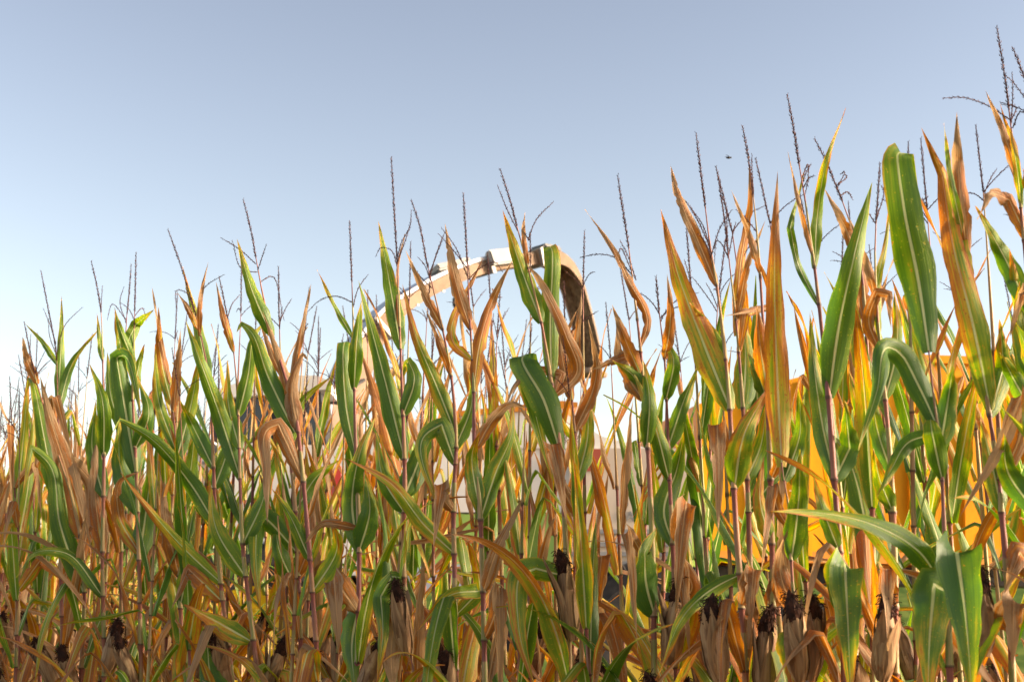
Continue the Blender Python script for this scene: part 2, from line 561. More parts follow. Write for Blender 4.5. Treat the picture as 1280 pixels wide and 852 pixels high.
def make_ear(parent, base, axis, rng, L=0.20, r=0.027, withsilk=True):
    axis = axis.normalized()
    o = axis.orthogonal().normalized(); b = axis.cross(o)
    n, m = 18, 12
    vs, fs, uv = [], [], []
    ph = rng.uniform(0, 6)
    for i in range(m + 1):
        t = i / m
        rr = r * (0.45 + 0.55 * min(1, t / 0.25)) * (1 - max(0, (t - 0.45) / 0.55) ** 2 * 0.62)
        for q in range(n):
            a = 2 * pi * q / n
            rad = rr * (1 + 0.035 * sin(3 * a + ph + t) + 0.022 * sin(7 * a + t * 4) + 0.10 * noise.noise(Vector((cos(a) * 1.5, sin(a) * 1.5 + ph, t * 4))))
            vs.append(base + axis * (t * L) + (o * cos(a) + b * sin(a)) * rad)
            uv.append((q / n, t))
    for i in range(m):
        for q in range(n):
            q2 = (q + 1) % n
            fs.append((i * n + q, i * n + q2, (i + 1) * n + q2, (i + 1) * n + q))
    fs.append(tuple(range(m * n, m * n + n)))
    # overlapping husk leaves that hug the cob and come loose towards their points
    for q in range(6):
        a0 = q * 2.4 + ph
        LL = L * rng.uniform(0.80, 1.15)
        loose = rng.uniform(0.0, 0.012) if q % 3 else rng.uniform(.015, .05)
        half = rng.uniform(.75, 1.15)
        k = len(vs)
        mm, nn = 10, 6
        for i in range(mm + 1):
            t = i / mm
            rr = r * (0.48 + 0.55 * min(1, t / 0.25)) * (1 - max(0, (t - 0.45) / 0.55) ** 2 * 0.5) * (1.05 + .012 * q) + loose * max(0, t - .45) ** 1.6 * 2.4
            hw = half * min(1, .75 + t) * max(0.03, 1 - max(0, (t - .35) / .65) ** 1.6)
            for jn in range(nn + 1):
                a = a0 + hw * (jn / nn * 2 - 1) + .25 * t * sin(ph + q)
                edge_up = .0025 * abs(jn / nn * 2 - 1) ** 3
                vs.append(base + axis * (t * LL) + (o * cos(a) + b * sin(a)) * (rr + edge_up + .0012 * sin(a * 9 + t * 6)))
                uv.append((q * .37 + jn / nn * .3, t))
        for i in range(mm):
            for jn in range(nn):
                p0 = k + i * (nn + 1) + jn
                fs.append((p0, p0 + 1, p0 + nn + 2, p0 + nn + 1))
    ear = obj("ear", vs, fs, M['husk'], parent, uv)
    if withsilk:
        mb = MB()
        tip = base + axis * (L * 0.97)
        lean = Vector((rng.uniform(-1, 1), rng.uniform(-1, 1), 0)) * .014
        prof = [(-.034, .62), (-.02, .74), (-.004, .74), (.012, .62), (.028, .42), (.042, .22), (.05, .05)]
        m2, k = 11, len(mb.v)
        for hh, rr in prof:
            for q in range(m2):
                a = 2 * pi * q / m2
                x = r * rr * (1 + .34 * noise.noise(Vector((cos(a) * 1.3, sin(a) * 1.3 + ph, hh * 55))))
                mb.v.append(tip + axis * hh + lean * max(0, hh * 26) + (o * cos(a) + b * sin(a)) * x); mb.uv.append((.5, .5))
        for i in range(len(prof) - 1):
            for q in range(m2):
                q2 = (q + 1) % m2
                mb.f.append((k + i * m2 + q, k + i * m2 + q2, k + (i + 1) * m2 + q2, k + (i + 1) * m2 + q))
        for q in range(130):
            a = rng.uniform(0, 2 * pi)
            d = o * cos(a) + b * sin(a)
            hh = rng.uniform(-.02, .042)
            st = tip + axis * hh + lean * max(0, hh * 26) + d * r * (.72 if hh < .012 else .4) * rng.uniform(.7, 1.05)
            pts = [st]
            v = (axis * rng.uniform(-.6, .5) + d * rng.uniform(0, .25) + axis.cross(d) * rng.uniform(-.6, .6)).normalized()
            for i in range(4):
                v = (v + Vector((rng.uniform(-.35, .35), rng.uniform(-.35, .35), -.30))).normalized()
                pts.append(pts[-1] + v * rng.uniform(0.004, 0.0075))
            mb.tube(pts, 0.0012, 3, False)
        obj("silk", mb.v, mb.f, M['silk'], ear, smooth=False)
    return ear

def leafobj(g, parent, dry, tint):
    o = obj("leaf", g[0], g[1], M['leaf'], parent, g[2])
    o["dry"] = float(dry); o["tint"] = float(tint)
    return o

# ------------------------------------------------------------------ the setting
def sheet(name, x0, x1, y0, y1, nx, ny, zf, mat):
    vs = [(x0 + (x1 - x0) * i / nx, y0 + (y1 - y0) * j / ny, zf(x0 + (x1 - x0) * i / nx, y0 + (y1 - y0) * j / ny)) for j in range(ny + 1) for i in range(nx + 1)]
    fs = [(j * (nx + 1) + i, j * (nx + 1) + i + 1, (j + 1) * (nx + 1) + i + 1, (j + 1) * (nx + 1) + i) for j in range(ny) for i in range(nx)]
    o = obj(name, vs, fs, mat)
    o["kind"] = "structure"
    return o
sheet("ground", -900, 900, -100, 1700, 60, 60, lambda x, y: 0.0, M['soil'])
def bank(x, y):
    t = max(0, min(1, (y - 21.5) / 7))
    return 0.004 + 1.9 * t * t * (3 - 2 * t) + 0.12 * noise.noise(Vector((x * .3, y * .3, 0))) * t
sheet("grass_bank", -60, 60, 21, 60, 120, 40, bank, M['grass'])

# ------------------------------------------------------------------ forage harvester behind the field
HY = 16.2
def hx(x, Y=HY): return at(x, 600, Y).x
def hz(y, Y=HY): return at(640, y, Y).z
hv = empty("forage_harvester", (0, 0, 0), "pale forage harvester with raised curved chute working behind the standing corn", "harvester")
NEAR, FAR = HY - 1.35, HY + 1.35
def pxo(pts, Y): return [(at(x, y, Y).x, at(x, y, Y).z) for x, y in pts]
mb = MB(); mb.prism(pxo([(455, 640), (452, 545), (500, 525), (600, 518), (700, 512), (752, 545), (868, 575), (870, 640)], NEAR), NEAR, FAR); mb.build("body", M['white'], hv)
mb = MB(); mb.prism(pxo([(460, 735), (457, 642), (870, 642), (872, 735), (600, 740)], NEAR), NEAR + .01, FAR - .01); mb.build("lower_side", M['lightgreen'], hv)
mb = MB()
mb.prism(pxo([(498, 560), (500, 528), (600, 518), (702, 508), (716, 560)], NEAR - .03), NEAR - .03, FAR + .03)
mb.build("engine_hood", M['white'], hv)
mb = MB(); mb.prism(pxo([(560, 521), (560, 515), (702, 501), (722, 503), (722, 509)], NEAR - .04), NEAR - .06, FAR); mb.build("hood_trim", M['orange'], hv)
mb = MB(); mb.prism(pxo([(705, 736), (712, 590), (724, 560), (862, 560), (866, 736)], NEAR - .05), NEAR - .05, NEAR + .3)
pan = mb.build("side_panel", M['panel'], hv)
mb = MB()
for i, y in enumerate((664, 680, 692, 704, 716, 728)):
    c = at(785, y, NEAR - .07)
    mb.box((c.x, NEAR - .07, c.z), (1.28, .05, .045))
mb.build("louvre", M['grey'], pan)
mb = MB(); mb.prism(pxo([(712, 588), (718, 561), (752, 561), (752, 588)], NEAR - .07), NEAR - .075, NEAR - .045); mb.build("marking_plate", M['dullred'], pan)
def text(s, x, y, size, Y, mat, parent, name="lettering"):
    cu = bpy.data.curves.new(name, 'FONT')
    cu.body = s; cu.size = size; cu.extrude = 0.004
    o = bpy.data.objects.new(name, cu)
    cu.materials.append(mat)
    COL.objects.link(o)
    p = at(x, y, Y)
    o.location = p
    o.rotation_euler = (pi / 2, 0, 0)
    bpy.context.view_layer.update()
    me = bpy.data.meshes.new_from_object(o)
    me.transform(o.matrix_world)
    q = bpy.data.objects.new(name, me)
    COL.objects.link(q)
    q.parent = parent
    bpy.data.objects.remove(o)
    return q
text("J", 781, 629, 0.20, NEAR - .055, M['letter'], pan)
text("PAP", 773, 651, 0.15, NEAR - .055, M['grey'], pan)
# cab
mb = MB(); mb.prism(pxo([(262, 560), (268, 505), (290, 486), (400, 482), (408, 560), (405, 640), (268, 640)], NEAR + .25), NEAR + .25, FAR - .25)
cab = mb.build("cab", M['black'], hv)
mb = MB(); mb.prism(pxo([(258, 492), (300, 478), (372, 470), (398, 470), (412, 477), (410, 487), (262, 500)], NEAR + .15), NEAR + .1, FAR - .1); mb.build("roof", M['white'], cab)
mb = MB(); mb.prism(pxo([(272, 552), (276, 503), (338, 493), (340, 554)], NEAR + .24), NEAR + .225, NEAR + .26); mb.build("window", M['glass'], cab)
mb = MB(); mb.prism(pxo([(348, 554), (346, 493), (396, 489), (400, 554)], NEAR + .24), NEAR + .225, NEAR + .26); mb.build("window", M['glass'], cab)
mb = MB(); mb.prism(pxo([(200, 640), (205, 545), (268, 552), (270, 640)], NEAR + .1), NEAR + .1, FAR - .3)
fp = mb.build("front_panel", M['white'], hv)
mb = MB()
for y in (556, 567, 578, 589):
    c = at(236, y, NEAR + .08); mb.box((c.x, NEAR + .085, c.z), (.55, .04, .022))
mb.build("louvre", M['grey'], fp)
mb = MB(); mb.prism(pxo([(268, 700), (272, 552), (408, 556), (455, 560), (456, 720)], NEAR), NEAR + .02, FAR)
mb.build("lower_body", M['white'], hv)
mb = MB()
for i, x in enumerate((384, 395, 406, 417)):
    mb.prism(pxo([(x, 640), (x, 590), (x + 9, 582), (x + 9, 632)], NEAR - .02), NEAR - .01, NEAR + .018)
mb.build("warning_stripes", M['red'], hv)
mb = MB(); mb.prism(pxo([(505, 738), (512, 712), (540, 704), (592, 706), (602, 738)], NEAR - .06), NEAR - .12, NEAR + .2); mb.build("fender", M['greypanel'], hv)
# beacon on a stem
mb = MB()
c = at(192, 500, NEAR + .3)
mb.lathe([(0.0, -.10), (.055, -.10), (.06, 0.02), (.05, .08), (.02, .11), (0, .112)], 'z', 16, (c.x, c.y, c.z)); bc = mb.build("beacon", M['beacon'], hv, True)
mb = MB(); mb.tube([(c.x, c.y, c.z - .9), (c.x, c.y, c.z - .1)], .025, 8); mb.tube([(c.x, c.y, c.z - .88), (c.x + .9, c.y, c.z - .75)], .025, 8); mb.build("beacon_stem", M['black'], bc)
mb = MB(); c2 = at(201, 512, NEAR + .3); mb.box(tuple(c2), (.11, .06, .16), None, .02); mb.build("mirror", M['greypanel'], hv)
# wheels
def wheel(parent, x, z, rad, wid, Y, rimmat):
    mb = MB()
    pr = [(rad * .55, wid * .42), (rad * .8, wid * .5), (rad * .95, wid * .46), (rad, wid * .3), (rad, -wid * .3), (rad * .95, -wid * .46), (rad * .8, -wid * .5), (rad * .55, -wid * .42)]
    mb.lathe(pr, 'y', 36, (x, Y, z))
    for k in range(22):
        a = 2 * pi * k / 22
        for sg in (-1, 1):
            rot = Matrix.Rotation(-a, 3, 'Y') @ Matrix.Rotation(sg * .5, 3, 'X')
            a2 = a + sg * .07
            mb.box((x + cos(a2) * rad, Y + sg * wid * .23, z + sin(a2) * rad), (rad * .07, wid * .5, rad * .07), rot)
    ty = mb.build("wheel", M['rubber'], parent, False)
    mb = MB()
    mb.lathe([(0.0, -wid * .22), (rad * .16, -wid * .22), (rad * .2, -wid * .12), (rad * .42, -wid * .1), (rad * .5, -wid * .3), (rad * .57, -wid * .42), (rad * .57, wid * .3), (0, wid * .3)], 'y', 30, (x, Y, z))
    for k in range(8):
        a = 2 * pi * k / 8
        mb.lathe([(0, -wid * .15), (rad * .03, -wid * .15), (rad * .03, -wid * .1)], 'y', 8, (x + cos(a) * rad * .3, Y, z + sin(a) * rad * .3))
    mb.build("rim", rimmat, ty, True)
wheel(hv, hx(330, NEAR), 0.95, .95, .65, NEAR - .15, M['rim'])
wheel(hv, hx(330, NEAR), 0.95, .95, .65, FAR - .2, M['rim'])
wheel(hv, hx(815, NEAR), 0.86, .86, .5, NEAR - .1, M['rim'])
wheel(hv, hx(815, NEAR), 0.86, .86, .5, FAR - .2, M['rim'])
mb = MB(); mb.tube([(hx(330, NEAR), NEAR, .95), (hx(330, NEAR), FAR, .95)], .12, 10); mb.tube([(hx(815, NEAR), NEAR, .86), (hx(815, NEAR), FAR, .86)], .1, 10); mb.box((hx(560), HY, 1.0), (4.6, 1.2, .5)); mb.build("chassis", M['black'], hv)
mb = MB(); mb.box((hx(170), HY, .62), (.9, 5.2, .7), None, .08); 
for k in range(8): mb.lathe([(0, -.12), (.38, -.12), (.42, 0), (.0, .02)], 'z', 18, (hx(130), HY - 2.3 + k * .66, .34))
mb.build("header", M['lightgreen'], hv, False)
# chute: sweep in a vertical plane yawed away from the camera
YAW = radians(38)
cd = Vector((cos(YAW), sin(YAW), 0)); cn = Vector((sin(YAW), -cos(YAW), 0))
cbase = at(432, 560, HY)
def onplane(x, y):
    d = ray(x, y); o = Vector((0, 0, EYE))
    return o + d * ((cbase - o).dot(cn) / d.dot(cn))
path = [(427, 590), (426, 545), (430, 510), (441, 470), (462, 425), (490, 392), (520, 371), (556, 352), (596, 337), (636, 328), (672, 324)]
CL = catmull([onplane(*p) for p in path], 40)
def sweep(name, line, hgt, wd, off, mat, parent, cap=True):
    vs, fs = [], []
    n = len(line) - 1
    for i, p in enumerate(line):
        T = (line[min(i + 1, n)] - line[max(i - 1, 0)]).normalized()
        U = cn.cross(T).normalized()
        if U.dot(Vector((-1, 0, .3))) < 0: U = -U
        hh = hgt(i / n) if callable(hgt) else hgt
        oo = off(i / n) if callable(off) else off
        for a, b in ((-.5, -.5), (.5, -.5), (.5, .5), (-.5, .5)):
            vs.append(p + U * (oo + a * hh) + cn * (b * wd))
    for i in range(n):
        for k in range(4):
            k2 = (k + 1) % 4
            fs.append((i * 4 + k, i * 4 + k2, (i + 1) * 4 + k2, (i + 1) * 4 + k))
    if cap: fs += [(3, 2, 1, 0), (n * 4, n * 4 + 1, n * 4 + 2, n * 4 + 3)]
    return obj(name, vs, fs, mat, parent, smooth=False)
ch_h = lambda t: .56 - .42 * min(1, t * 1.9) ** .8 + .02 * t
chute = sweep("chute", CL, ch_h, .24, 0.0, M['cream'], hv)
sweep("shaded_back_plate", CL[:33], .045, .27, lambda t: (ch_h(t * .8) / 2 + .032), M['greypanel'], chute)  # added plate; its blue-grey paints in the shaded, sky-lit back of the chute
for x, y, d in ((604, 334, (.05, .40, .22)), (470, 412, (.05, .40, .34)), (668, 324, (.06, .40, .24))):
    p = onplane(x, y); i = min(range(len(CL)), key=lambda q: (CL[q] - p).length)
    T = (CL[min(i + 1, 40)] - CL[i - 1]).normalized()
    U = T.cross(cn).normalized()
    mt = Matrix((T, cn, U)).transposed()
    mb = MB(); mb.box(p, d, mt); mb.build("bracket", M['grey'], chute)
p = onplane(616, 325); mb = MB(); mb.box(p + cn * .18, (.42, .12, .2), Matrix.Rotation(radians(-18), 3, 'Y') @ Matrix.Rotation(YAW, 3, 'Z'), .02); mb.build("actuator_box", M['grey'], chute)
p = onplane(562, 346); mb = MB(); mb.box(p - Vector((0, 0, -.12)), (.55, .25, .09), Matrix.Rotation(radians(-24), 3, 'Y') @ Matrix.Rotation(YAW, 3, 'Z'), .02); mb.build("hatch_cover", M['grey'], chute)
p = onplane(573, 378); mb = MB()
mb.tube([p + Vector((0, 0, .22)), p], .018, 8); mb.lathe([(0, -.07), (.055, -.07), (.075, -.03), (.075, .05), (.03, .1), (0, .1)], 'z', 14, p); mb.build("work_lamp", M['black'], chute, False)
def rivets(pts, mat, parent):
    for x, y in pts:
        mb = MB()
        q = onplane(x, y) + cn * .123
        mb.box(q, (.03, .01, .03), Matrix.Rotation(YAW, 3, 'Z'))
        mb.build("bolt", mat, parent)
rivets([(515, 383), (528, 376), (547, 366), (566, 357), (585, 349), (640, 335), (655, 333)], M['grey'], chute)
# spout: open channel bending down, made of a back plate and two cheeks
sp = [(664, 324), (684, 322), (702, 333), (714, 355), (722, 380), (730, 410), (737, 440), (741, 462)]
SL = catmull([onplane(*p) for p in sp], 24)
cheek = lambda t: max(.16, min(1, 1 - (t - .18) * 3.0))
def channel(name, line, hgt, wd, th, mat, parent):
    vs, fs = [], []
    n = len(line) - 1
    prof = lambda h, c: [(h * -.5, -.5 * wd), (h * .5, -.5 * wd), (h * .5, .5 * wd), (h * .5 - h * c, .5 * wd), (h * .5 - h * c, .5 * wd - th), (h * .5 - th, .5 * wd - th), (h * .5 - th, -.5 * wd + th), (h * -.5, -.5 * wd + th)]
    for i, p in enumerate(line):
        T = (line[min(i + 1, n)] - line[max(i - 1, 0)]).normalized()
        U = T.cross(cn).normalized()
        if i == 0 and U.z < 0: pass
        U = U if U.dot(Vector((cd.x, cd.y, 1.2))) > 0 else -U
        for a, b in prof(hgt(i / n), cheek(i / n)):
            vs.append(p + U * a + cn * b)
    for i in range(n):
        for k in range(8):
            k2 = (k + 1) % 8
            fs.append((i * 8 + k, i * 8 + k2, (i + 1) * 8 + k2, (i + 1) * 8 + k))
    fs += [(0, 7, 6, 1), (1, 6, 5, 2), (2, 5, 4, 3)]
    e = n * 8
    fs += [(e + 1, e + 6, e + 7, e), (e + 2, e + 5, e + 6, e + 1), (e + 3, e + 4, e + 5, e + 2)]
    return obj(name, vs, fs, mat, parent, smooth=False)
spout = channel("spout", SL, lambda t: .20 - .06 * t, .30, .02, M['cream'], hv)
channel("spout_lining", SL, lambda t: .155 - .06 * t, .25, .012, M['grit'], spout)
p = onplane(682, 313); mb = MB(); mb.box(p, (.30, .34, .10), Matrix.Rotation(YAW, 3, 'Z'), .03); mb.build("spout_hinge", M['black'], spout)
p = onplane(733, 466); mb = MB(); mb.box(p, (.32, .5, .07), Matrix.Rotation(radians(10), 3, 'Y') @ Matrix.Rotation(YAW, 3, 'Z'), .015); mb.build("end_flap", M['cream'], spout)
# hose along the chute root
mb = MB(); mb.tube(catmull([onplane(402, 498) - Vector((0, .1, 0)), onplane(414, 505) - Vector((0, .2, 0)), onplane(428, 508) - Vector((0, .3, 0)), onplane(445, 490) - Vector((0, .3, 0)), onplane(462, 470)], 14), .022, 7); mb.build("hose", M['black'], chute, True)

# ------------------------------------------------------------------ yellow silage trailer
TY = 15.0
tr = empty("silage_trailer", (0, 0, 0), "yellow orange silage trailer standing behind the corn on the right", "trailer")
TN, TF = TY, TY + 2.5
mb = MB(); mb.prism(pxo([(885, 690), (872, 505), (1060, 452), (1062, 440), (1500, 440), (1500, 702), (1040, 702)], TN), TN, TN + .09); tb = mb.build("body", M['yellow'], tr)
mb = MB(); mb.prism(pxo([(885, 690), (872, 505), (1060, 452), (1062, 440), (1500, 440), (1500, 702), (1040, 702)], TN), TF, TF + .09); mb.build("far_wall", M['yellow'], tr)
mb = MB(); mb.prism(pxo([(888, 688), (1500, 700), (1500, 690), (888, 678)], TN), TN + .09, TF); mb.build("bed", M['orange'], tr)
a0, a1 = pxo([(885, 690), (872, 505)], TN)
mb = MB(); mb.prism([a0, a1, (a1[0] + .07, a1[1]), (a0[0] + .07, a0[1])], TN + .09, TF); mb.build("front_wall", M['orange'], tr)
for x in (940, 1010, 1075, 1150, 1225, 1310, 1400):
    mb = MB(); mb.prism(pxo([(x, 697), (x - 2, 462 if x > 1060 else 500 - (x - 900) * .25), (x + 7, 460 if x > 1060 else 498 - (x - 900) * .25), (x + 9, 697)], TN), TN - .06, TN - .002); mb.build("side_rib", M['yellow'], tr)
mb = MB(); mb.prism(pxo([(1062, 446), (1062, 436), (1500, 436), (1500, 446)], TN), TN - .05, TN + .12); mb.build("top_rail", M['yellow'], tr)
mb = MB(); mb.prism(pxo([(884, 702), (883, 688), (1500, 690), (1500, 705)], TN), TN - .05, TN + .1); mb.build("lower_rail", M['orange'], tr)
mb = MB(); mb.prism(pxo([(880, 728), (880, 706), (1500, 709), (1500, 732)], TN + .5), TN + .5, TF - .5); mb.build("chassis", M['black'], tr)
mb = MB()
for x in (1080, 1112):
    mb.prism(pxo([(x, 760), (x, 704), (x + 18, 704), (x + 10, 760)], TN + .2), TN + .2, TN + .35)
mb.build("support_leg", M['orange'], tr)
for x in (930, 1000):
    c = at(x, 700, TN + .3)
    wheel(tr, c.x, .68, .68, .55, TN + .35, M['rim'])
    wheel(tr, c.x, .68, .68, .55, TF - .35, M['rim'])
def disc(name, x, y, r, Y, mat, parent, th=.006):
    c = at(x, y, Y)
    mb = MB(); mb.lathe([(0, 0), (r, 0), (r, th), (0, th)], 'y', 28, (c.x, Y, c.z)); return mb.build(name, mat, parent)
sg = disc("speed_sticker", 1257, 668, .075, TN - .014, M['red'], tr, .010)
disc("sticker_field", 1257, 668, .055, TN - .020, M['signwhite'], sg)
mb = MB(); c = at(1250, 689, TN); mb.box((c.x, TN - .03, c.z), (.36, .05, .09)); mb.build("lock_plate", M['orange'], tr)
mb = MB(); mb.box((c.x - .06, TN - .07, c.z), (.03, .04, .12)); mb.box((c.x - .06, TN - .07, c.z + .05), (.08, .05, .03)); mb.build("latch", M['black'], tr)

# ------------------------------------------------------------------ corn plants
HERO = []
def stalk_at(line, y):
    """x of a traced stalk at photo row y"""
    for (x0, y0), (x1, y1) in zip(line, line[1:]):
        if y0 <= y <= y1:
            return x0 + (x1 - x0) * (y - y0) / max(1e-6, y1 - y0)
    return line[-1][0] if y > line[-1][1] else line[0][0]

def hero(nick, label, line, leaves, tassel=True, branches=(), ears=(), dY=0.0, red=0.55, low=7, seed=None, tlen=None, dryness=0.62):
    rng = random.Random(seed if seed is not None else len(HERO) * 31 + 5)
    xb = line[-1][0]
    Y = edge(xb) + dY
    base = at(xb, 852, Y); base.z = 0.0
    root = empty("corn_plant", base, label, "corn plant", "corn plants along the front edge of the field")
    HERO.append((nick, base.copy(), Y))
    # axis
    top = line[0]
    P = [at(x, y, Y) for x, y in line]
    P.reverse()
    if P[0].z > 0.6: P = [Vector((base.x, base.y, 0)), Vector((P[0].x * .6 + base.x * .4, Y, P[0].z * .55))] + P
    else: P = [Vector((base.x, base.y, 0))] + P
    fine = catmull(P, 90)
    zs = [q.z for q in fine]
    H = zs[-1]
    def C_of_h(h):
        for i in range(len(fine) - 1):
            if zs[i] <= h <= zs[i + 1]:
                return fine[i].lerp(fine[i + 1], (h - zs[i]) / max(1e-6, zs[i + 1] - zs[i])) - base
        return (fine[-1] if h > zs[-1] else fine[0]) - base
    # traced leaves fix the nodes; below them regular internodes
    nodes = sorted(at(lf[2][0][0], lf[2][0][1], Y).z for lf in leaves)
    lo = nodes[0] if nodes else 1.7
    extra = []
    h = lo - 0.17
    while h > 0.2:
        extra.append(h); h -= rng.uniform(0.14, 0.18)
    nn = []
    for q in sorted(nodes + extra):
        if not nn or q - nn[-1] > 0.05: nn.append(q)
    Hs = H
    if tassel:
        tl = tlen if tlen else 75
        ztas = at(line[0][0], line[0][1] + tl, Y).z
        Hs = ztas
    rad = lambda h: 0.0118 * (1 - 0.30 * min(1, h / 1.6)) * (1 if h < Hs - .75 else max(0.22, 1 - (h - (Hs - .75)) * 1.05))
    v, f, uv = stalk_geo(C_of_h, Hs, nn, rad)
    s = obj("stalk", v, f, M['stalk'], root, uv); s["red"] = red
    if tassel:
        sp = []
        for i in range(13):
            hh = Hs - .01 + (H - Hs + .01) * i / 12
            sp.append(C_of_h(hh))
        br = []
        for b in branches:
            dz = rng.uniform(-.10, .10)
            n = len(b)
            br.append(catmull([at(x, y, Y + dz * i / max(1, n - 1)) - base for i, (x, y) in enumerate(b)], 9))
        if not branches:
            for q in range(rng.choice((1, 2, 3, 4))):
                br.append(arc(C_of_h(Hs - .02 - .012 * q), rng.uniform(0, 2 * pi), rng.uniform(.3, .8), rng.uniform(.2, 1.2), rng.uniform(.10, .19)))
        make_tassel(root, sp, br, rng)
    for lf in leaves:
        dry, wpx, pts = lf[:3]
        if dry >= .7 and len(pts) == 3 and pts[0][1] > 560 and pts[2][1] < pts[0][1] and len(pts[2]) == 2 and rng.random() < .75:
            (bx, by), (mx, my), (tx, ty) = [q[:2] for q in pts]
            dx, ln = rng.uniform(-16, 16), by - ty
            ux, uy = bx + (tx - bx) * .55, by - ln * .45
            pts = [(bx, by), ((bx + ux) / 2 + (mx - (bx + tx) / 2) * .6, (by + uy) / 2, -.05), (ux, uy, -.08), (ux + dx * .4, uy + ln * .3, -.14), (ux + dx * 1.2, uy + ln * rng.uniform(.9, 1.25), -.17)]
            wpx *= .9
        o = lf[3] if len(lf) > 3 else {}
        if abs(stalk_at(line, pts[0][1]) - pts[0][0]) >= 14:      # a blade drawn clear of its stalk starts at the sheath lower down
            y1 = pts[0][1] + 34
            pts = [(stalk_at(line, y1), y1, 0.0), (pts[0][0] * .8 + stalk_at(line, y1) * .2, pts[0][1] + 5, 0.0)] + list(pts[1:])
        W = []
        for i, q in enumerate(pts):
            dz = q[2] if len(q) > 2 else None
            if dz is None:
                k = i / max(1, len(pts) - 1)
                dz = o.get('dz', rng.uniform(-.16, .10)) * k
            W.append(at(q[0], q[1], Y + dz) - base)
        hb = at(pts[0][0], pts[0][1], Y).z
        W[0] = W[0] * 0.4 + C_of_h(hb) * 0.6 if abs(stalk_at(line, pts[0][1]) - pts[0][0]) < 14 else W[0]
        width = wpx * Y / FPX * 0.97
        g = None
        Cw = [q + base for q in W]
        yaw = radians(o.get('yaw', rng.uniform(-22, 22)))
        vs, fs, uvs = traced(rng, Cw, width, yaw, o.get('fold', rng.uniform(.2, .45)), wave=.008, rag=.012 + .07 * max(0, dry - .2))
        leafobj(([q - base for q in vs], fs, uvs), root, dry, o.get('tint', rng.choice((0, 0, .15, .4, .8))))
    # lower leaves, procedural
    az = rng.uniform(0, 2 * pi)
    lower = [q for q in nn if q < lo - .05 and q > .45][::-1][:low]
    for q, h in enumerate(lower):
        az += pi + rng.uniform(-.5, .5)
        d = min(1, max(.05, rng.gauss(dryness if h < 1.35 else dryness - .25, .28)))
        kink = (rng.uniform(.12, .45), rng.uniform(1.4, 2.4)) if rng.random() < (.75 if d > .5 else .3) else None
        g = blade(rng, az, h, .008, rng.uniform(.55, .85), rng.uniform(.06, .09) * (1 if d < .6 else .8), rng.uniform(.2, .6), rng.uniform(.5, 1.7), kink, rng.uniform(-1.2, 1.2), rng.uniform(.2, .6), 22, .010, .012 + .08 * max(0, d - .2), C_of_h(h) - Vector((0, 0, h)), rng.uniform(-.6, .6))
        leafobj(g, root, d, rng.choice((0, .2, .7)))
    if not ears and rng.random() < .65:
        zb = rng.uniform(.86, 1.12)
        a = rng.uniform(pi * 1.1, pi * 1.9)
        ln = rng.uniform(.17, .22)
        make_ear(root, C_of_h(zb) + Vector((cos(a), sin(a), 0)) * .022, Vector((cos(a) * rng.uniform(.15, .6), sin(a) * rng.uniform(.1, .5), 1)), rng, ln, rng.uniform(.024, .031))
    for e in ears:
        (tx, ty), (bx, by) = e[:2]
        dz = e[2] if len(e) > 2 else -.06
        t, b = at(tx, ty, Y + dz) - base, at(bx, by, Y + dz * .6) - base
        make_ear(root, b, t - b, rng, (t - b).length * .95, rng.uniform(.026, .031))
    return root

H = hero
H("the far left rust-tipped plant", "corn plant at the far left edge with narrow rust brown upright leaf tips",
  [(12, 470), (16, 560), (20, 660), (22, 852)],
  [(.75, 12, [(17, 575), (11, 520), (10, 478)]), (.3, 18, [(18, 640), (28, 560), (36, 455)]), (.85, 14, [(19, 610), (35, 560), (62, 545)]), (.25, 24, [(20, 690), (35, 610), (45, 505)]), (.6, 18, [(20, 740), (50, 700), (95, 735)])], tlen=60, dryness=.8)
H("the left plant with three slim leaves", "corn plant on the left with three slim green top leaves under one tassel",
  [(51, 338), (60, 385), (70, 440), (72, 500), (74, 600), (76, 720), (78, 852)],
  [(.22, 9, [(71, 455), (55, 430), (30, 403)]), (.16, 14, [(73, 500), (76, 440), (77, 370)], dict(yaw=8)), (.2, 14, [(73, 515), (90, 455), (122, 413)], dict(tint=.9)),
   (.12, 24, [(76, 640), (58, 560), (42, 480), (38, 472, .06), (30, 500, .12)], dict(yaw=10)), (.8, 18, [(74, 590), (66, 500), (70, 495), (98, 600)]), (.85, 22, [(76, 720), (90, 640), (70, 620, -.1)])],
  branches=[[(70, 430), (64, 410), (54, 385)], [(71, 440), (82, 405), (103, 384)], [(71, 445), (62, 420), (60, 400)]], tlen=110)
H("the big slanting rust leaf", "corn plant on the left carrying one broad rust brown leaf slanting down right",
  [(30, 402), (44, 470), (70, 560), (95, 640), (102, 680), (101, 852)],
  [(.78, 34, [(104, 672), (84, 590), (62, 520), (50, 470, -.12)], dict(yaw=5, fold=.25)), (.8, 14, [(48, 480), (34, 450), (28, 420)]), (.1, 30, [(101, 740), (75, 655), (58, 575), (40, 560, -.05), (28, 620, -.1)], dict(tint=.4)), (.9, 22, [(101, 700), (112, 600), (90, 575, -.1), (115, 690, -.16)])], tlen=60)
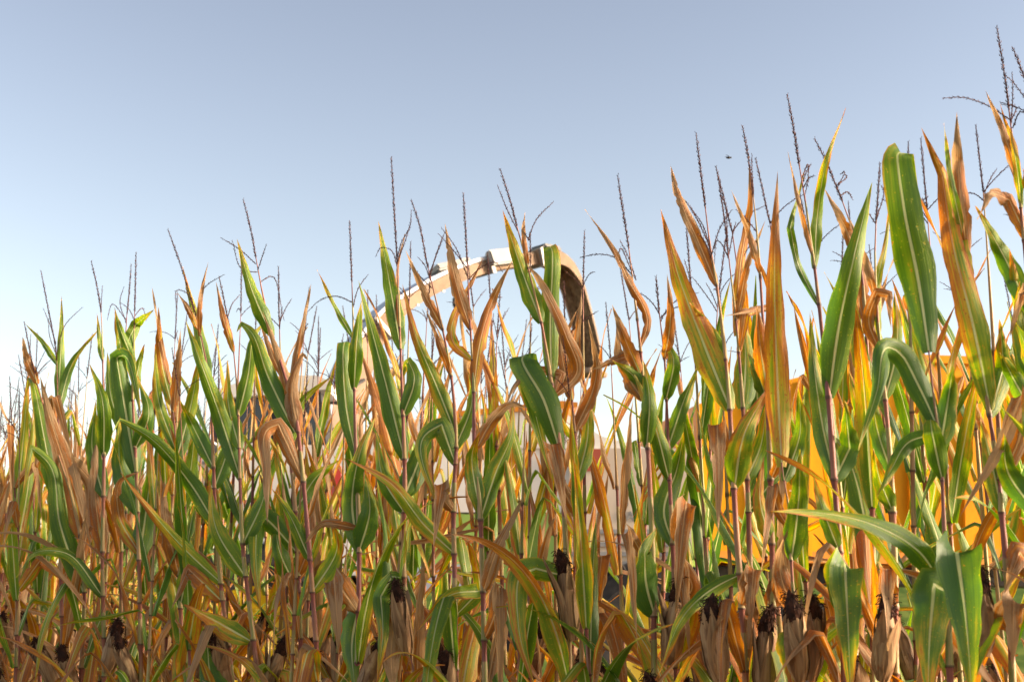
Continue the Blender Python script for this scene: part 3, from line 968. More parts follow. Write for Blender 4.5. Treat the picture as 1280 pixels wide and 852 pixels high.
H("the left plant with one leaning tassel", "corn plant on the left with a leaning tassel and a dark green sword leaf",
  [(114, 326), (121, 357), (126, 388), (128, 440), (130, 560), (128, 700), (130, 852)],
  [(.25, 9, [(128, 450), (124, 420), (121, 391)]), (.1, 22, [(130, 570), (128, 500), (112, 455)], dict(yaw=-10)), (.12, 26, [(129, 620), (115, 560), (120, 500)], dict(tint=.8)), (.85, 26, [(128, 690), (118, 600), (122, 540)]), (.15, 20, [(129, 745), (80, 690), (45, 690, -.12), (20, 722, -.2)], dict(tint=.7, yaw=30))],
  branches=[[(126, 390), (127, 372), (128, 357)]], tlen=62)
H("the folded-top green plant under twin tassels", "corn plant on the left with twin straight tassels and a broad green folded-over leaf",
  [(170, 315), (169, 360), (168, 400), (166, 500), (169, 560), (172, 640), (175, 760), (176, 852)],
  [(.2, 20, [(167, 470), (160, 430), (170, 405), (192, 387)]), (.2, 13, [(167, 500), (175, 450), (181, 430)]), (.15, 12, [(166, 450), (152, 415), (143, 384)]),
   (.05, 34, [(168, 590), (158, 520), (146, 447), (152, 444, -.05), (172, 498, -.14), (176, 520, -.16)], dict(yaw=5)), (.12, 24, [(170, 560), (186, 520), (172, 470)]), (.08, 30, [(172, 640), (150, 580), (150, 520)], dict(tint=.9)), (.1, 32, [(174, 700), (185, 620), (190, 570)], dict(tint=.8)), (.6, 24, [(173, 690), (148, 640), (152, 600), (172, 590)])],
  branches=[[(168, 400), (160, 385), (150, 378)], [(168, 395), (178, 385), (183, 400)]], tlen=72)
H("the twin tassel neighbour", "slim corn plant half hidden behind the folded green leaf, its tassel bent",
  [(164, 330), (161, 370), (158, 400), (156, 470), (152, 600), (150, 852)],
  [(.2, 14, [(157, 470), (150, 430), (143, 390)]), (.15, 20, [(155, 540), (140, 500), (134, 440)]), (.3, 20, [(152, 640), (158, 560), (160, 500)])], dY=.25, tlen=60, branches=[[(158, 400), (140, 380), (134, 400)], [(158, 405), (150, 375), (155, 358)]])
H("the left plant with rust spear above green", "corn plant left of centre with a rust spear leaf above a split green one",
  [(212, 478), (214, 500), (217, 520), (221, 620), (225, 740), (228, 852)],
  [(.85, 8, [(212, 480), (200, 420), (190, 358)]), (.5, 20, [(214, 505), (202, 450), (198, 384)]), (.85, 16, [(217, 515), (222, 455), (226, 410)]), (.25, 18, [(217, 560), (198, 500), (194, 430)]), (.2, 24, [(219, 580), (240, 500), (250, 440)]), (.15, 22, [(222, 650), (238, 590), (243, 540), (236, 560, -.1)]), (.8, 24, [(224, 720), (208, 650), (205, 600)]), (.2, 26, [(224, 760), (235, 690), (215, 640)], dict(tint=.9))],
  tassel=False)
H("the long drooping green leaf", "corn plant whose long green leaf arches across to the left at mid height",
  [(210, 287), (227, 335), (245, 395), (262, 480), (266, 560), (270, 655), (276, 730), (290, 852)],
  [(.2, 19, [(262, 482), (250, 420), (228, 333)], dict(yaw=6)), (.8, 8, [(247, 420), (250, 380), (260, 328)]), (.75, 10, [(246, 412), (232, 380), (221, 365)]),
   (.06, 27, [(272, 658), (235, 600), (185, 545), (150, 525, -.1), (138, 545, -.16)], dict(yaw=-18, tint=.1)), (.35, 21, [(282, 730), (235, 690), (190, 640), (150, 590)], dict(yaw=15)), (.1, 22, [(267, 585), (240, 530), (225, 500)], dict(tint=.8)), (.12, 24, [(268, 610), (285, 560), (290, 520)], dict(tint=.7)), (.7, 26, [(274, 750), (235, 710), (215, 760)])],
  branches=[[(243, 385), (232, 365), (222, 362), (220, 385)], [(245, 395), (255, 360), (280, 343)], [(244, 392), (236, 370), (232, 360)]], tlen=105)
H("the tall green blade plant left of centre", "corn plant left of centre with one long straight green blade and purple stalk",
  [(274, 346), (283, 390), (292, 440), (297, 500), (300, 600), (304, 690), (312, 760), (322, 852)],
  [(.08, 27, [(301, 598), (272, 510), (250, 450), (232, 400)], dict(yaw=4, tint=0)), (.7, 12, [(292, 440), (280, 400), (270, 352)]), (.15, 22, [(298, 520), (310, 470), (318, 420), (330, 402)]), (.25, 24, [(299, 560), (285, 500), (284, 450)]), (.1, 26, [(304, 680), (330, 620), (338, 570)], dict(tint=.8)), (.25, 30, [(305, 720), (270, 660), (262, 600)]), (.4, 34, [(306, 800), (268, 775), (230, 755)], dict(yaw=30)), (.1, 34, [(256, 852), (258, 800), (252, 780, -.1)])],
  branches=[[(285, 395), (290, 380), (300, 368)]], tlen=70)
H("the plant with the hanging rust leaf", "corn plant with a broken rust leaf hanging limp from its stalk below the tassel",
  [(304, 249), (314, 290), (323, 340), (333, 390), (350, 450), (368, 510), (378, 590), (386, 680), (392, 760), (398, 852)],
  [(.2, 24, [(340, 420), (318, 370), (296, 298)], dict(yaw=5)), (.85, 18, [(372, 525), (350, 450), (328, 388)]), (.82, 26, [(374, 540), (366, 480), (378, 443), (385, 450, -.08)]),
   (.82, 26, [(380, 602), (362, 560), (348, 530), (338, 534, -.05), (333, 590, -.1), (334, 655, -.12)], dict(yaw=8, dz=-.1)), (.06, 32, [(362, 540), (335, 470), (314, 415), (302, 404, -.04), (296, 415, -.08)], dict(yaw=0)), (.85, 11, [(362, 490), (380, 400), (389, 355)]), (.15, 22, [(388, 700), (360, 640), (340, 610)]), (.3, 26, [(390, 740), (420, 690), (415, 650)])],
  branches=[[(320, 330), (300, 312), (276, 297)], [(322, 338), (328, 320), (333, 305)], [(322, 340), (305, 338), (290, 300)], [(326, 352), (338, 345), (355, 400)]], tlen=70, red=.8)
H("the slim plant before the harvester cab", "slim corn plant in front of the harvester cab with twin narrow rust leaves",
  [(348, 333), (349, 400), (352, 470), (358, 540), (366, 600), (372, 700), (376, 852)],
  [(.82, 12, [(352, 470), (335, 430), (322, 392)]), (.2, 18, [(360, 560), (380, 500), (415, 470)]), (.15, 30, [(371, 690), (335, 650), (322, 640), (320, 700, -.1), (326, 770, -.14)], dict(tint=.4)), (.12, 22, [(368, 640), (392, 600), (424, 575)], dict(tint=.4)), (.8, 22, [(372, 720), (390, 670), (388, 620)]), (.1, 26, [(372, 740), (350, 690), (345, 650)])],
  dY=.2, tlen=65, red=.9)
H("the plant with cut-off grey-green leaf", "corn plant right of the harvester cab with a grey-green leaf cut square at its top",
  [(437, 277), (439, 330), (441, 390), (443, 490), (445, 570), (449, 680), (448, 760), (446, 852)],
  [(.25, 9, [(440, 422), (420, 385), (396, 337)]), (.12, 21, [(442, 487), (446, 430), (452, 375)], dict(yaw=8)), (.2, 25, [(444, 570), (432, 500), (430, 430), (431, 427, .05), (440, 500, .12), (442, 540, .14)], dict(tint=.9, yaw=5)), (.12, 36, [(449, 690), (440, 630), (452, 560), (470, 520)], dict(tint=.8)),
   (.1, 32, [(448, 690), (462, 640), (456, 590)], dict(tint=.9)), (.9, 36, [(448, 765), (420, 715), (393, 668)], dict(yaw=10)), (.85, 15, [(446, 660), (405, 655), (380, 680)]), (.06, 38, [(447, 760), (440, 800), (445, 870)], dict(tint=.6))],
  branches=[[(441, 378), (420, 370), (400, 375), (384, 390)], [(441, 385), (448, 360), (460, 343)]], tlen=72, red=.9)
H("the broad bladed plant left of the chute", "corn plant with a long broad green blade rising left of the harvester chute",
  [(489, 197), (492, 250), (496, 320), (500, 420), (503, 500), (506, 600), (505, 720), (512, 790), (520, 852)],
  [(.15, 25, [(502, 436), (490, 370), (473, 277)], dict(yaw=5)), (.06, 30, [(506, 574), (480, 470), (448, 350)], dict(yaw=4, tint=0)), (.85, 9, [(499, 410), (497, 340), (506, 292)]), (.1, 24, [(504, 520), (518, 470), (510, 450), (500, 480, .08)]), (.1, 34, [(506, 620), (525, 570), (535, 520)], dict(tint=.5)), (.12, 28, [(505, 640), (480, 600), (470, 540)]), (.22, 26, [(506, 722), (490, 720), (476, 745), (478, 800), (470, 860)], dict(yaw=10)), (.9, 40, [(495, 750), (490, 800), (492, 870)], dict(fold=.2, yaw=0))],
  branches=[[(496, 325), (503, 300), (512, 285), (514, 262)], [(496, 330), (510, 290), (514, 275)], [(497, 335), (488, 312), (475, 310), (470, 320)]], tlen=130)
H("the rust spear plant before the chute", "corn plant with a narrow rust spear and wiry tassel crossing the chute's lower arm",
  [(514, 250), (524, 280), (534, 330), (545, 375), (555, 420), (564, 470), (570, 560), (567, 620), (568, 710), (570, 852)],
  [(.82, 14, [(553, 412), (530, 365), (507, 313)]), (.35, 24, [(572, 545), (545, 480), (520, 420), (503, 355)], dict(yaw=8)), (.8, 12, [(563, 470), (545, 420), (532, 385)]), (.35, 25, [(570, 692), (530, 655), (490, 605), (432, 572)], dict(yaw=14)), (.25, 28, [(570, 580), (552, 530), (535, 540), (548, 640, -.1)], dict(tint=.9)), (.15, 22, [(568, 560), (590, 500), (585, 460)]), (.85, 26, [(568, 640), (545, 600), (540, 560)]), (.3, 24, [(568, 770), (600, 738), (560, 745), (520, 790)])],
  branches=[[(538, 350), (530, 330), (523, 322)], [(537, 345), (545, 320), (553, 300)], [(538, 340), (548, 310), (556, 290)], [(540, 360), (525, 345), (518, 335)]], tlen=82, red=.8)
H("the plant with V-shaped rust leaves", "corn plant with two rust leaves spread in a V over the chute, bare red stalk",
  [(579, 241), (582, 290), (585, 350), (588, 410), (592, 480), (593, 560), (600, 640), (603, 720), (606, 852)],
  [(.85, 21, [(590, 412), (572, 360), (556, 279)], dict(yaw=4)), (.55, 16, [(588, 450, .05), (568, 430, .05), (604, 322)], dict(yaw=10)), (.65, 21, [(593, 490), (598, 440), (618, 370), (641, 325)], dict(yaw=6)), (.25, 24, [(600, 640), (590, 570), (600, 540)], dict(tint=.8)), (.15, 30, [(600, 650), (620, 590), (640, 540), (640, 500)]), (.85, 20, [(600, 560), (612, 530), (640, 505, -.1), (660, 510, -.15)]), (.88, 24, [(604, 740), (620, 690), (655, 620)]), (.9, 30, [(604, 800), (630, 740), (640, 650)])],
  branches=[[(584, 345), (570, 310), (552, 285)], [(585, 350), (600, 335), (620, 328), (628, 340)], [(584, 335), (566, 312), (548, 292)]], tlen=85, red=1.0)
H("the yellowish blade crossing the chute top", "corn plant with a broad yellow-green blade crossing the top of the chute",
  [(625, 211), (636, 245), (648, 290), (664, 350), (678, 410), (688, 470), (700, 560), (705, 640), (709, 720), (712, 852)],
  [(.2, 27, [(677, 403), (655, 345), (640, 300), (628, 262)], dict(yaw=4)), (.85, 8, [(660, 335), (655, 300), (656, 265)]), (.07, 42, [(700, 563), (680, 500), (653, 446), (656, 443, .05), (670, 520, .15), (690, 600, .2)], dict(yaw=0)), (.2, 28, [(690, 480), (688, 400), (690, 312), (686, 308, .05), (690, 400, .14), (692, 440, .16)], dict(yaw=6)), (.85, 22, [(728, 462), (708, 420), (680, 360), (658, 328)], dict(yaw=10)), (.88, 15, [(705, 462), (672, 462), (645, 480), (632, 510)]), (.8, 30, [(703, 600), (690, 550), (680, 500)]), (.3, 36, [(706, 720), (670, 710), (650, 720), (648, 780, -.08), (668, 860, -.1)], dict(yaw=0))],
  branches=[[(648, 290), (634, 262), (622, 232)], [(660, 300), (670, 275), (692, 252)], [(655, 290), (662, 300), (662, 290)]], tlen=68, ears=[((703, 697), (716, 800))])
H("the rusty plant at the spout tip", "corn plant below the spout tip with rust leaves in a loose upright tuft",
  [(705, 350), (706, 400), (712, 470), (720, 560), (724, 650), (727, 760), (728, 852)],
  [(.8, 16, [(713, 480), (720, 430), (727, 362)]), (.75, 20, [(714, 500), (702, 440), (700, 400)]), (.8, 22, [(718, 540), (745, 470), (735, 400)]), (.3, 24, [(722, 600), (735, 540), (730, 470)]), (.8, 34, [(726, 760), (735, 700), (752, 694), (745, 760, -.08), (735, 830, -.1)], dict(yaw=5)), (.88, 22, [(724, 650), (700, 600), (690, 560)])],
  dY=.15, tlen=60)
H("the bent rust leaf beside the spout", "corn plant right of the spout whose bent rust leaf leans left under its tassel",
  [(772, 219), (779, 265), (786, 310), (793, 370), (800, 430), (806, 500), (812, 600), (816, 700), (818, 852)],
  [(.8, 15, [(812, 400), (786, 350), (760, 300), (731, 262)], dict(yaw=20)), (.8, 26, [(800, 500), (775, 450), (770, 402)]), (.7, 20, [(798, 470), (784, 430), (765, 380)]), (.15, 26, [(806, 560), (812, 500), (800, 440)]), (.15, 24, [(806, 500), (792, 470), (765, 450)]), (.8, 16, [(800, 440), (770, 450), (740, 462)]), (.05, 46, [(821, 770), (808, 730), (806, 690), (820, 660)], dict(tint=.9, yaw=40)), (.85, 20, [(816, 720), (790, 650), (760, 590)])],
  branches=[[(792, 345), (765, 320), (742, 318), (725, 322)], [(790, 340), (776, 310), (772, 325)], [(795, 350), (785, 320), (775, 300)]], tlen=88)
H("the purple stalk between dark leaves", "corn plant right of centre with a purple stalk between two dark green drooping leaves",
  [(820, 345), (824, 390), (830, 440), (834, 520), (838, 620), (843, 720), (846, 852)],
  [(.7, 18, [(830, 450), (838, 400), (834, 342)]), (.15, 22, [(832, 500), (842, 450), (828, 425)]), (.1, 26, [(834, 560), (855, 500), (874, 455)]), (.2, 24, [(836, 600), (815, 520), (790, 460)]), (.8, 34, [(843, 680), (855, 620), (870, 560)]), (.1, 34, [(842, 680), (830, 640), (845, 590), (855, 540)]), (.85, 26, [(844, 760), (880, 700), (860, 640)])],
  dY=.1, tlen=40, ears=[((848, 732), (838, 830), -.1)], red=.9)
H("the plant with the huge half-rust blade", "tall corn plant right of centre with a huge blade, rust above and green below",
  [(870, 166), (876, 215), (882, 262), (888, 310), (895, 350), (903, 410), (910, 480), (915, 560), (919, 640), (926, 740), (932, 852)],
  [(.42, 42, [(914, 512), (880, 430), (850, 350), (826, 262)], dict(yaw=4, fold=.25)), (.85, 19, [(896, 357), (870, 295), (850, 250), (838, 206)], dict(yaw=6)), (.3, 18, [(906, 450), (880, 400), (862, 378)]), (.3, 38, [(919, 610), (928, 550), (962, 482)], dict(yaw=0)), (.8, 30, [(917, 580), (890, 520), (880, 470)]), (.25, 24, [(924, 718), (900, 730), (860, 762), (820, 850)], dict(yaw=25)), (.85, 30, [(926, 760), (940, 700), (955, 650)])],
  branches=[[(888, 315), (878, 280), (865, 262), (856, 250)], [(889, 320), (900, 285), (915, 262)], [(886, 305), (872, 275), (858, 252)], [(890, 325), (880, 300), (872, 292)]], tlen=90, ears=[((886, 755), (900, 850), -.16)])
H("the plant behind the half-rust blade", "corn plant with a pale yellow-green blade standing behind the huge half-rust blade",
  [(897, 216), (905, 270), (912, 330), (920, 400), (928, 500), (935, 620), (938, 740), (940, 852)],
  [(.3, 36, [(930, 510), (932, 440), (925, 380)], dict(yaw=6)), (.6, 17, [(918, 420), (926, 330), (938, 250), (936, 195)], dict(yaw=10)), (.85, 13, [(922, 400), (935, 330), (957, 275)]), (.8, 14, [(926, 440), (932, 390), (960, 384), (905, 395, -.15)]), (.25, 26, [(932, 600), (950, 560), (958, 500)]), (.1, 22, [(935, 640), (980, 590), (1010, 595)], dict(tint=.8))],
  dY=.3, branches=[[(910, 320), (905, 250), (900, 245)], [(912, 325), (902, 305), (896, 300), (893, 330)], [(911, 318), (918, 285), (920, 278)]], tlen=95)
H("the rust spear plant right of the fly", "corn plant right of the fly with a straight rust spear and slanting rust leaf",
  [(928, 157), (935, 195), (941, 240), (947, 300), (952, 370), (957, 460), (962, 560), (965, 680), (968, 852)],
  [(.88, 11, [(953, 345), (935, 290), (914, 238)]), (.6, 35, [(966, 500), (950, 430), (946, 380)]), (.15, 22, [(960, 500), (945, 460), (935, 440)]), (.8, 24, [(963, 600), (985, 530), (1000, 470)]), (.4, 26, [(965, 680), (950, 620), (955, 570)]), (.85, 34, [(966, 760), (980, 700), (972, 640)])],
  dY=.12, branches=[[(942, 240), (940, 215), (940, 193)], [(946, 290), (930, 270), (920, 262)], [(947, 300), (935, 310), (930, 320)]], tlen=85, ears=[((958, 768), (955, 870), -.1)])
H("the upright half-rust blade", "corn plant right of centre with one vertical blade fading from rust tip to green",
  [(977, 578), (980, 600), (984, 620), (989, 700), (995, 790), (1000, 852)],
  [(.5, 36, [(977, 583), (972, 480), (968, 350), (972, 213)], dict(yaw=3, fold=.22)), (.12, 26, [(982, 600), (1000, 540), (998, 480)]), (.1, 32, [(990, 700), (998, 630), (1000, 560)], dict(yaw=0)), (.8, 20, [(986, 660), (960, 600), (950, 540)]), (.85, 30, [(994, 770), (975, 710), (985, 660)]), (.4, 40, [(998, 800), (985, 800), (992, 870)])],
  tassel=False, ears=[((990, 752), (1000, 850), -.12), ((1018, 752), (1012, 850), -.04)])
H("the twisted yellow top leaf", "tall corn plant with a twisted yellow-green top leaf curving right at its tip",
  [(984, 118), (991, 155), (998, 200), (1005, 240), (1012, 290), (1019, 340), (1026, 400), (1036, 500), (1043, 600), (1050, 690), (1054, 780), (1056, 852)],
  [(.25, 17, [(1018, 335), (1022, 270), (1030, 215), (1057, 135)], dict(yaw=15)), (.06, 42, [(1038, 497), (1050, 400), (1068, 320), (1090, 228)], dict(yaw=4, tint=0)), (.15, 12, [(1020, 380), (998, 330), (988, 285), (1005, 215)], dict(tint=.9)), (.15, 30, [(1046, 600), (1030, 540), (1018, 460), (1012, 390)], dict(tint=.9, yaw=8)), (.1, 32, [(1044, 600), (1062, 560), (1056, 500)], dict(tint=.8)), (.85, 9, [(1014, 320), (1000, 260), (985, 190)]), (.25, 22, [(1050, 690), (1030, 640), (1015, 590)]), (.15, 50, [(1056, 770), (1054, 716), (1056, 703, -.04), (1060, 780, -.10), (1064, 880, -.13)], dict(yaw=0))],
  branches=[[(1002, 225), (1010, 205), (1010, 225), (1006, 245)], [(1004, 235), (1012, 222), (1018, 220)], [(1003, 230), (1008, 215), (1014, 205)]], tlen=85, red=.9)
H("the plant with the slanting tassel", "corn plant with a slanting dark tassel and rust leaf behind the twisted yellow top leaf",
  [(1018, 173), (1032, 200), (1045, 232), (1060, 270), (1074, 320), (1082, 400), (1086, 500), (1090, 620), (1092, 852)],
  [(.82, 20, [(1078, 330), (1055, 280), (1030, 235)]), (.8, 20, [(1080, 400), (1075, 330), (1060, 290)]), (.3, 26, [(1084, 480), (1070, 420), (1075, 360)]), (.8, 18, [(1082, 460), (1090, 400), (1104, 366), (1100, 400, -.1)]), (.2, 24, [(1087, 560), (1070, 500), (1060, 460)])],
  dY=.3, branches=[[(1045, 232), (1058, 222), (1057, 218)], [(1050, 245), (1060, 240), (1066, 250)], [(1046, 236), (1055, 215), (1050, 218)]], tlen=75)
H("the rust curl before the trailer", "corn plant before the trailer with rust curled leaves and two thin straight tassel spikes",
  [(1100, 204), (1097, 250), (1094, 300), (1096, 380), (1104, 470), (1112, 560), (1118, 680), (1120, 852)],
  [(.3, 14, [(1098, 420), (1096, 360), (1108, 300), (1112, 250)]), (.8, 22, [(1100, 440), (1086, 400), (1096, 366), (1110, 368, -.05), (1114, 410, -.1)]), (.2, 26, [(1106, 500), (1122, 430), (1118, 360)]), (.85, 13, [(1096, 380), (1080, 320), (1060, 270)]), (.15, 28, [(1114, 590), (1095, 530), (1090, 480)], dict(tint=.7)), (.3, 24, [(1116, 640), (1100, 600), (1092, 560)]), (.8, 30, [(1118, 760), (1105, 700), (1100, 650)])],
  dY=.12, branches=[[(1095, 275), (1105, 240), (1102, 232)], [(1095, 280), (1080, 262), (1076, 268)]], tlen=70, ears=[((1108, 752), (1104, 850), -.12)])
H("the square topped tall green blade", "tall corn plant on the right with a wide green blade folded square at its top",
  [(1161, 438), (1164, 470), (1168, 500), (1176, 570), (1180, 650), (1184, 740), (1188, 852)],
  [(.1, 52, [(1162, 440), (1148, 350), (1130, 260), (1122, 196), (1128, 191, .05), (1146, 300, .16), (1160, 400, .2)], dict(yaw=3, fold=.2)),
   (.06, 36, [(1176, 538), (1150, 485), (1122, 438), (1112, 434, -.04), (1096, 490, -.12), (1073, 562, -.2)], dict(yaw=10, tint=.8)),
   (.08, 24, [(1174, 542), (1140, 550), (1115, 585), (1096, 622)], dict(yaw=18)), (.15, 34, [(1176, 560), (1185, 500), (1192, 455)], dict(tint=.6)),
   (.12, 34, [(1182, 742), (1150, 690), (1090, 655), (1020, 640), (962, 640)], dict(yaw=30, dz=-.25, tint=.2)), (.06, 64, [(1186, 700, -.05), (1196, 690, -.14), (1206, 760, -.18), (1216, 880, -.2)], dict(yaw=0, tint=.6)), (.2, 56, [(1186, 740), (1168, 730, -.05), (1162, 800, -.08), (1160, 880, -.1)], dict(yaw=0)), (.2, 30, [(1178, 600), (1165, 540), (1160, 500)])],
  tassel=False, dY=-.15, red=.8)
H("the plant with tall rust spears", "tall corn plant on the right with a cluster of tall rust spear leaves",
  [(1209, 318), (1212, 350), (1218, 400), (1234, 500), (1246, 580), (1254, 660), (1262, 760), (1266, 852)],
  [(.82, 27, [(1209, 320), (1202, 260), (1197, 200), (1196, 140)], dict(yaw=4)), (.45, 40, [(1242, 512), (1215, 400), (1190, 300), (1178, 218), (1152, 160)], dict(yaw=4)), (.25, 12, [(1206, 300), (1190, 230), (1180, 154)]), (.4, 22, [(1214, 370), (1204, 320), (1208, 270)]), (.25, 30, [(1240, 520), (1255, 460), (1250, 400)]), (.9, 30, [(1256, 600), (1276, 540), (1278, 492), (1250, 560, -.1), (1200, 645, -.14)], dict(yaw=12)), (.3, 30, [(1254, 640), (1240, 580), (1225, 520)], dict(tint=.6)), (.88, 44, [(1262, 790), (1255, 760), (1272, 700)])],
  tassel=False, red=.8, ears=[((1226, 722), (1228, 820), -.02)])
H("the tallest tassel plant", "tallest corn plant at the right edge with long dark tassel against open sky",
  [(1246, 33), (1252, 70), (1258, 110), (1264, 160), (1272, 220), (1280, 300), (1288, 400), (1292, 520), (1296, 680), (1298, 852)],
  [(.82, 15, [(1276, 230), (1258, 175), (1232, 113)]), (.4, 12, [(1278, 260), (1268, 190), (1250, 130)]), (.12, 30, [(1290, 390), (1255, 320), (1220, 258)], dict(yaw=15)), (.82, 24, [(1292, 300), (1262, 250), (1240, 242, -.05), (1222, 275, -.1)], dict(yaw=30)), (.3, 26, [(1284, 430), (1270, 360), (1262, 310)]), (.1, 30, [(1294, 520), (1265, 470), (1250, 440)]), (.2, 24, [(1292, 480), (1272, 400), (1275, 350)]), (.12, 34, [(1296, 640), (1265, 600), (1255, 540)]), (.7, 40, [(1297, 720), (1275, 690), (1255, 740)])],
  branches=[[(1263, 150), (1235, 132), (1205, 122), (1178, 123)], [(1264, 155), (1266, 110), (1265, 90)], [(1264, 150), (1270, 135), (1250, 128)], [(1266, 160), (1275, 140), (1290, 150)]], tlen=100, low=2)
H("the plant leaving the right edge", "corn plant leaving the picture at the right edge, its tassel leaning left",
  [(1266, 60), (1276, 85), (1290, 130), (1305, 220), (1315, 330), (1322, 500), (1326, 852)],
  [(.3, 26, [(1312, 300), (1290, 240), (1278, 210)]), (.8, 24, [(1316, 420), (1280, 360), (1262, 420)]), (.15, 34, [(1320, 500), (1290, 450), (1268, 400)]), (.3, 34, [(1322, 600), (1290, 540), (1278, 480)])],
  tlen=75, low=0)


# front-row plants between the traced ones and the rows behind
def proto(i):
    rng = random.Random(900 + i)
    root = empty("corn_plant", (0, 0, 0), "corn plant", "corn plant", "corn plants in the rows behind the front edge")
    H = rng.uniform(2.3, 2.62)
    lx, ly = rng.uniform(-.10, .10), rng.uniform(-.10, .10)
    C = lambda h: Vector((lx * (h / H) ** 2, ly * (h / H) ** 2, h))
    nodes, h = [], .16
    while h < H - .38:
        nodes.append(h); h += rng.uniform(.15, .19)
    rad = lambda h: 0.0115 * (1 - 0.30 * min(1, h / 1.6)) * (1 if h < H - .75 else max(0.22, 1 - (h - (H - .75)) * 1.05))
    v, f, uv = stalk_geo(C, H, nodes, rad)
    s = obj("stalk", v, f, M['stalk'], root, uv); s["red"] = .6
    sp = [C(H) + Vector((lx * .4 * q / 10, ly * .4 * q / 10, .24 * q / 10)) for q in range(11)]
    br = [arc(C(H - .015 * q), rng.uniform(0, 6.28), rng.uniform(.3, .8), rng.uniform(.2, 1.3), rng.uniform(.10, .19)) for q in range(rng.choice((1, 2, 3, 4)))]
    make_tassel(root, sp, br, rng)
    az = rng.uniform(0, 6.28)
    up = [q for q in nodes if q > .42]
    for q, h in enumerate(up):
        az += pi + rng.uniform(-.45, .45)
        t = q / (len(up) - 1)
        rest = t > .45
        L = rng.uniform(.55, .8) * (1 if t < .8 else .75)
        wd = rng.uniform(.050, .082) * (1 if t < .85 else .75)
        th0 = rng.uniform(.12, .40) if rest else rng.uniform(.25, .7)
        bend = rng.uniform(.0, .55) if rest else rng.uniform(.3, 1.5)
        kink = None
        if rng.random() < (.22 if rest else .55):
            kink = (rng.uniform(.2, .6), rng.uniform(1.3, 2.3))
        g = blade(rng, az, h, .007, L, wd, th0, bend, kink, rng.uniform(-1.3, 1.3), rng.uniform(.2, .55), 20, .010, .06, C(h) - Vector((0, 0, h)), rng.uniform(-.5, .5))
        o = leafobj(g, root, .4, 0)
        o["level"] = t
    if rng.random() < .6:
        hz_ = rng.uniform(.85, 1.15)
        a = rng.uniform(0, 6.28)
        make_ear(root, C(hz_) + Vector((cos(a), sin(a), 0)) * .02, Vector((cos(a) * .35, sin(a) * .35, 1)), rng, rng.uniform(.17, .21), rng.uniform(.024, .03))
    return root
PROTO = [proto(i) for i in range(10)]
used = set()
def tint_leaf(c, mood, rng, row=1):
    t = c["level"]
    base = {'green': (.62, .12), 'mixed': (.78, .34), 'dry': (.85, .62)}[mood]
    d = base[0] + (base[1] - base[0]) * min(1, t * 1.5)
    if t > .8: d += .25
    c["dry"] = float(min(1, max(.03, rng.gauss(d, .19))))
    c["tint"] = rng.choice((0, 0, .2, .6, .9))
def place(i, p, rz, sc, mood, label, group, rng):
    src = PROTO[i]
    if i not in used:
        used.add(i)
        r = src
        kids = list(src.children)
    else:
        r = src.copy(); COL.objects.link(r)
        kids = []
        for ch in list(src.children):
            c = ch.copy(); COL.objects.link(c); c.parent = r
            kids.append(c)
            for g in ch.children:
                d = g.copy(); COL.objects.link(d); d.parent = c
    r.location = p; r.rotation_euler = (rng.uniform(-.03, .03), rng.uniform(-.03, .03), rz); r.scale = (sc, sc, sc)
    r["label"] = label; r["group"] = group
    for c in kids:
        if c.name.startswith("leaf"): tint_leaf(c, mood, rng)
        if c.name.startswith("stalk"): c["red"] = rng.uniform(.3, .8)
    return r
def pixel(p):
    v = Vector(p) - Vector((0, 0, EYE))
    c, s = cos(PITCH), sin(PITCH)
    yy = v.y * c + v.z * s; zz = -v.y * s + v.z * c
    return CX + FPX * v.x / yy, CY - FPX * zz / yy
rr = random.Random(42)
ROWN = {0: "front row", 1: "second row", 2: "third row", 3: "fourth row", 4: "fifth row"}
COLN = {'green': 'green', 'mixed': 'half-rust', 'dry': 'dry'}
seen = {}
jobs = []
hero_s = [(b - EDGE_P).dot(EDGE_DIR) for _, b, _ in HERO]
for row in range(0, 5):
    off = row * .74
    s = -1.9 - row * .1
    while s < 7.6 + row * .9:
        s += rr.uniform(.10, .155) * (1.0 if row < 3 else 1.15)
        p = EDGE_P + EDGE_DIR * s + EDGE_NRM * (off + rr.uniform(-.06, .06))
        p.z = 0
        if row == 0 and (min(abs(s - q) for q in hero_s) < .10): continue
        x, y = pixel((p.x, p.y, 1.7))
        if row == 3 and x > 420 and rr.random() < .35: continue
        if row >= 2 and x > 850 and rr.random() < .5: continue
        if row >= 2 and 250 < x < 430 and rr.random() < .5: continue
        if row >= 1 and 742 < x < 800 and rr.random() < .7: continue
        if row == 4 and x > 300: continue
        if x < -210 or x > 1440: continue
        nearest = min(HERO, key=lambda q: abs(pixel((q[1].x, q[1].y, 1.7))[0] - x))
        left = (x < 330)
        g = rr.random()
        mood = ('green' if g < (.55 if left else .3) else 'mixed' if g < .75 else 'dry')
        if x > 800: mood = 'green' if g < .5 else 'mixed' if g < .82 else 'dry'
        if 380 < x < 780 and row > 0: mood = 'dry' if g < .45 else 'mixed' if g < .8 else 'green'
        jobs.append((row, mood, nearest[0], p, x))
for row, mood, nick, p, x in jobs:
    key = (row, mood, nick)
    seen.setdefault(key, []).append(x)
cnt = {}
ORD = ["left one of", "middle one of", "right one of"]
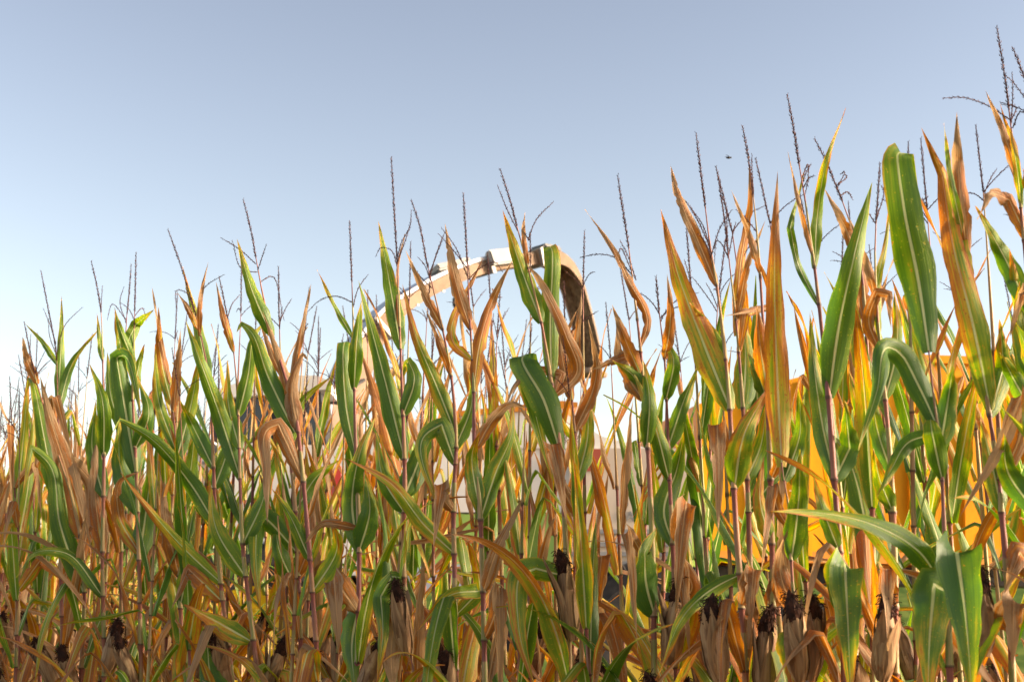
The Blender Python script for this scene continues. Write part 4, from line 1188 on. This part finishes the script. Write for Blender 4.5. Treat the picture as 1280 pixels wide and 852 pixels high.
for row, mood, nick, p, x in jobs:
    key = (row, mood, nick)
    xs = sorted(seen[key])
    lab = f"{COLN[mood]} corn plant, {ROWN[row]} " + ("beside" if row == 0 else "behind") + f" {nick}"
    if len(xs) > 1:
        k = xs.index(x)
        if len(xs) == 2: lab += ", " + ("left one" if k == 0 else "right one")
        else: lab += ", " + ("leftmost" if k == 0 else "rightmost" if k == len(xs) - 1 else "middle")
    sc = rr.uniform(.88, 1.02) * (1.0 if row else .9)
    place(rr.randrange(10), p, rr.uniform(0, 6.28), sc, mood, lab, "corn plants in the rows behind the front edge" if row else "low corn plants filling the front row", rr)
for i in range(10):
    if i not in used:
        for ch in list(PROTO[i].children_recursive): bpy.data.objects.remove(ch)
        bpy.data.objects.remove(PROTO[i])

# ------------------------------------------------------------------ a fly in the air before the field
def fly(x, y, Y, s, label):
    c = at(x, y, Y)
    r = empty("fly", c, label, "fly", None)
    mb = MB(); mb.lathe([(0, -1.0 * s), (.3 * s, -.7 * s), (.42 * s, -.1 * s), (.36 * s, .35 * s), (.22 * s, .5 * s), (.3 * s, .7 * s), (.2 * s, .95 * s), (0, 1.0 * s)], 'x', 12); mb.build("body", M['fly'], r, True)
    for sg in (-1, 1):
        mb = MB(); vs = [Vector((.2 * s, sg * .2 * s, .3 * s))] + [Vector((.2 * s - 1.3 * s * (1 - cos(a)) / 2 - .1 * s, sg * (.3 + .9 * sin(a) * .6 + .5 * (1 - cos(a)) / 2) * s, .32 * s + .3 * s * (1 - cos(a)) / 2)) for a in [i * pi / 6 for i in range(7)]]
        mb.add(vs, [tuple(range(len(vs)))]); mb.build("wing", M['grey'], r)
fly(911, 197, 3.4, .0075, "small dark fly hovering in the open sky above the corn, the larger one")
fly(961, 283, 4.4, .003, "tiny dark fly low between two upright tassels on the right")

for r_, (x_, y_) in ((hv, (hx(560), HY)), (tr, (at(880, 700, TN).x, TN))):
    d_ = Vector((x_, y_, 0))
    r_.location = d_
    for c_ in r_.children: c_.location = Vector(c_.location) - d_
tr.rotation_euler = (0, 0, radians(9))
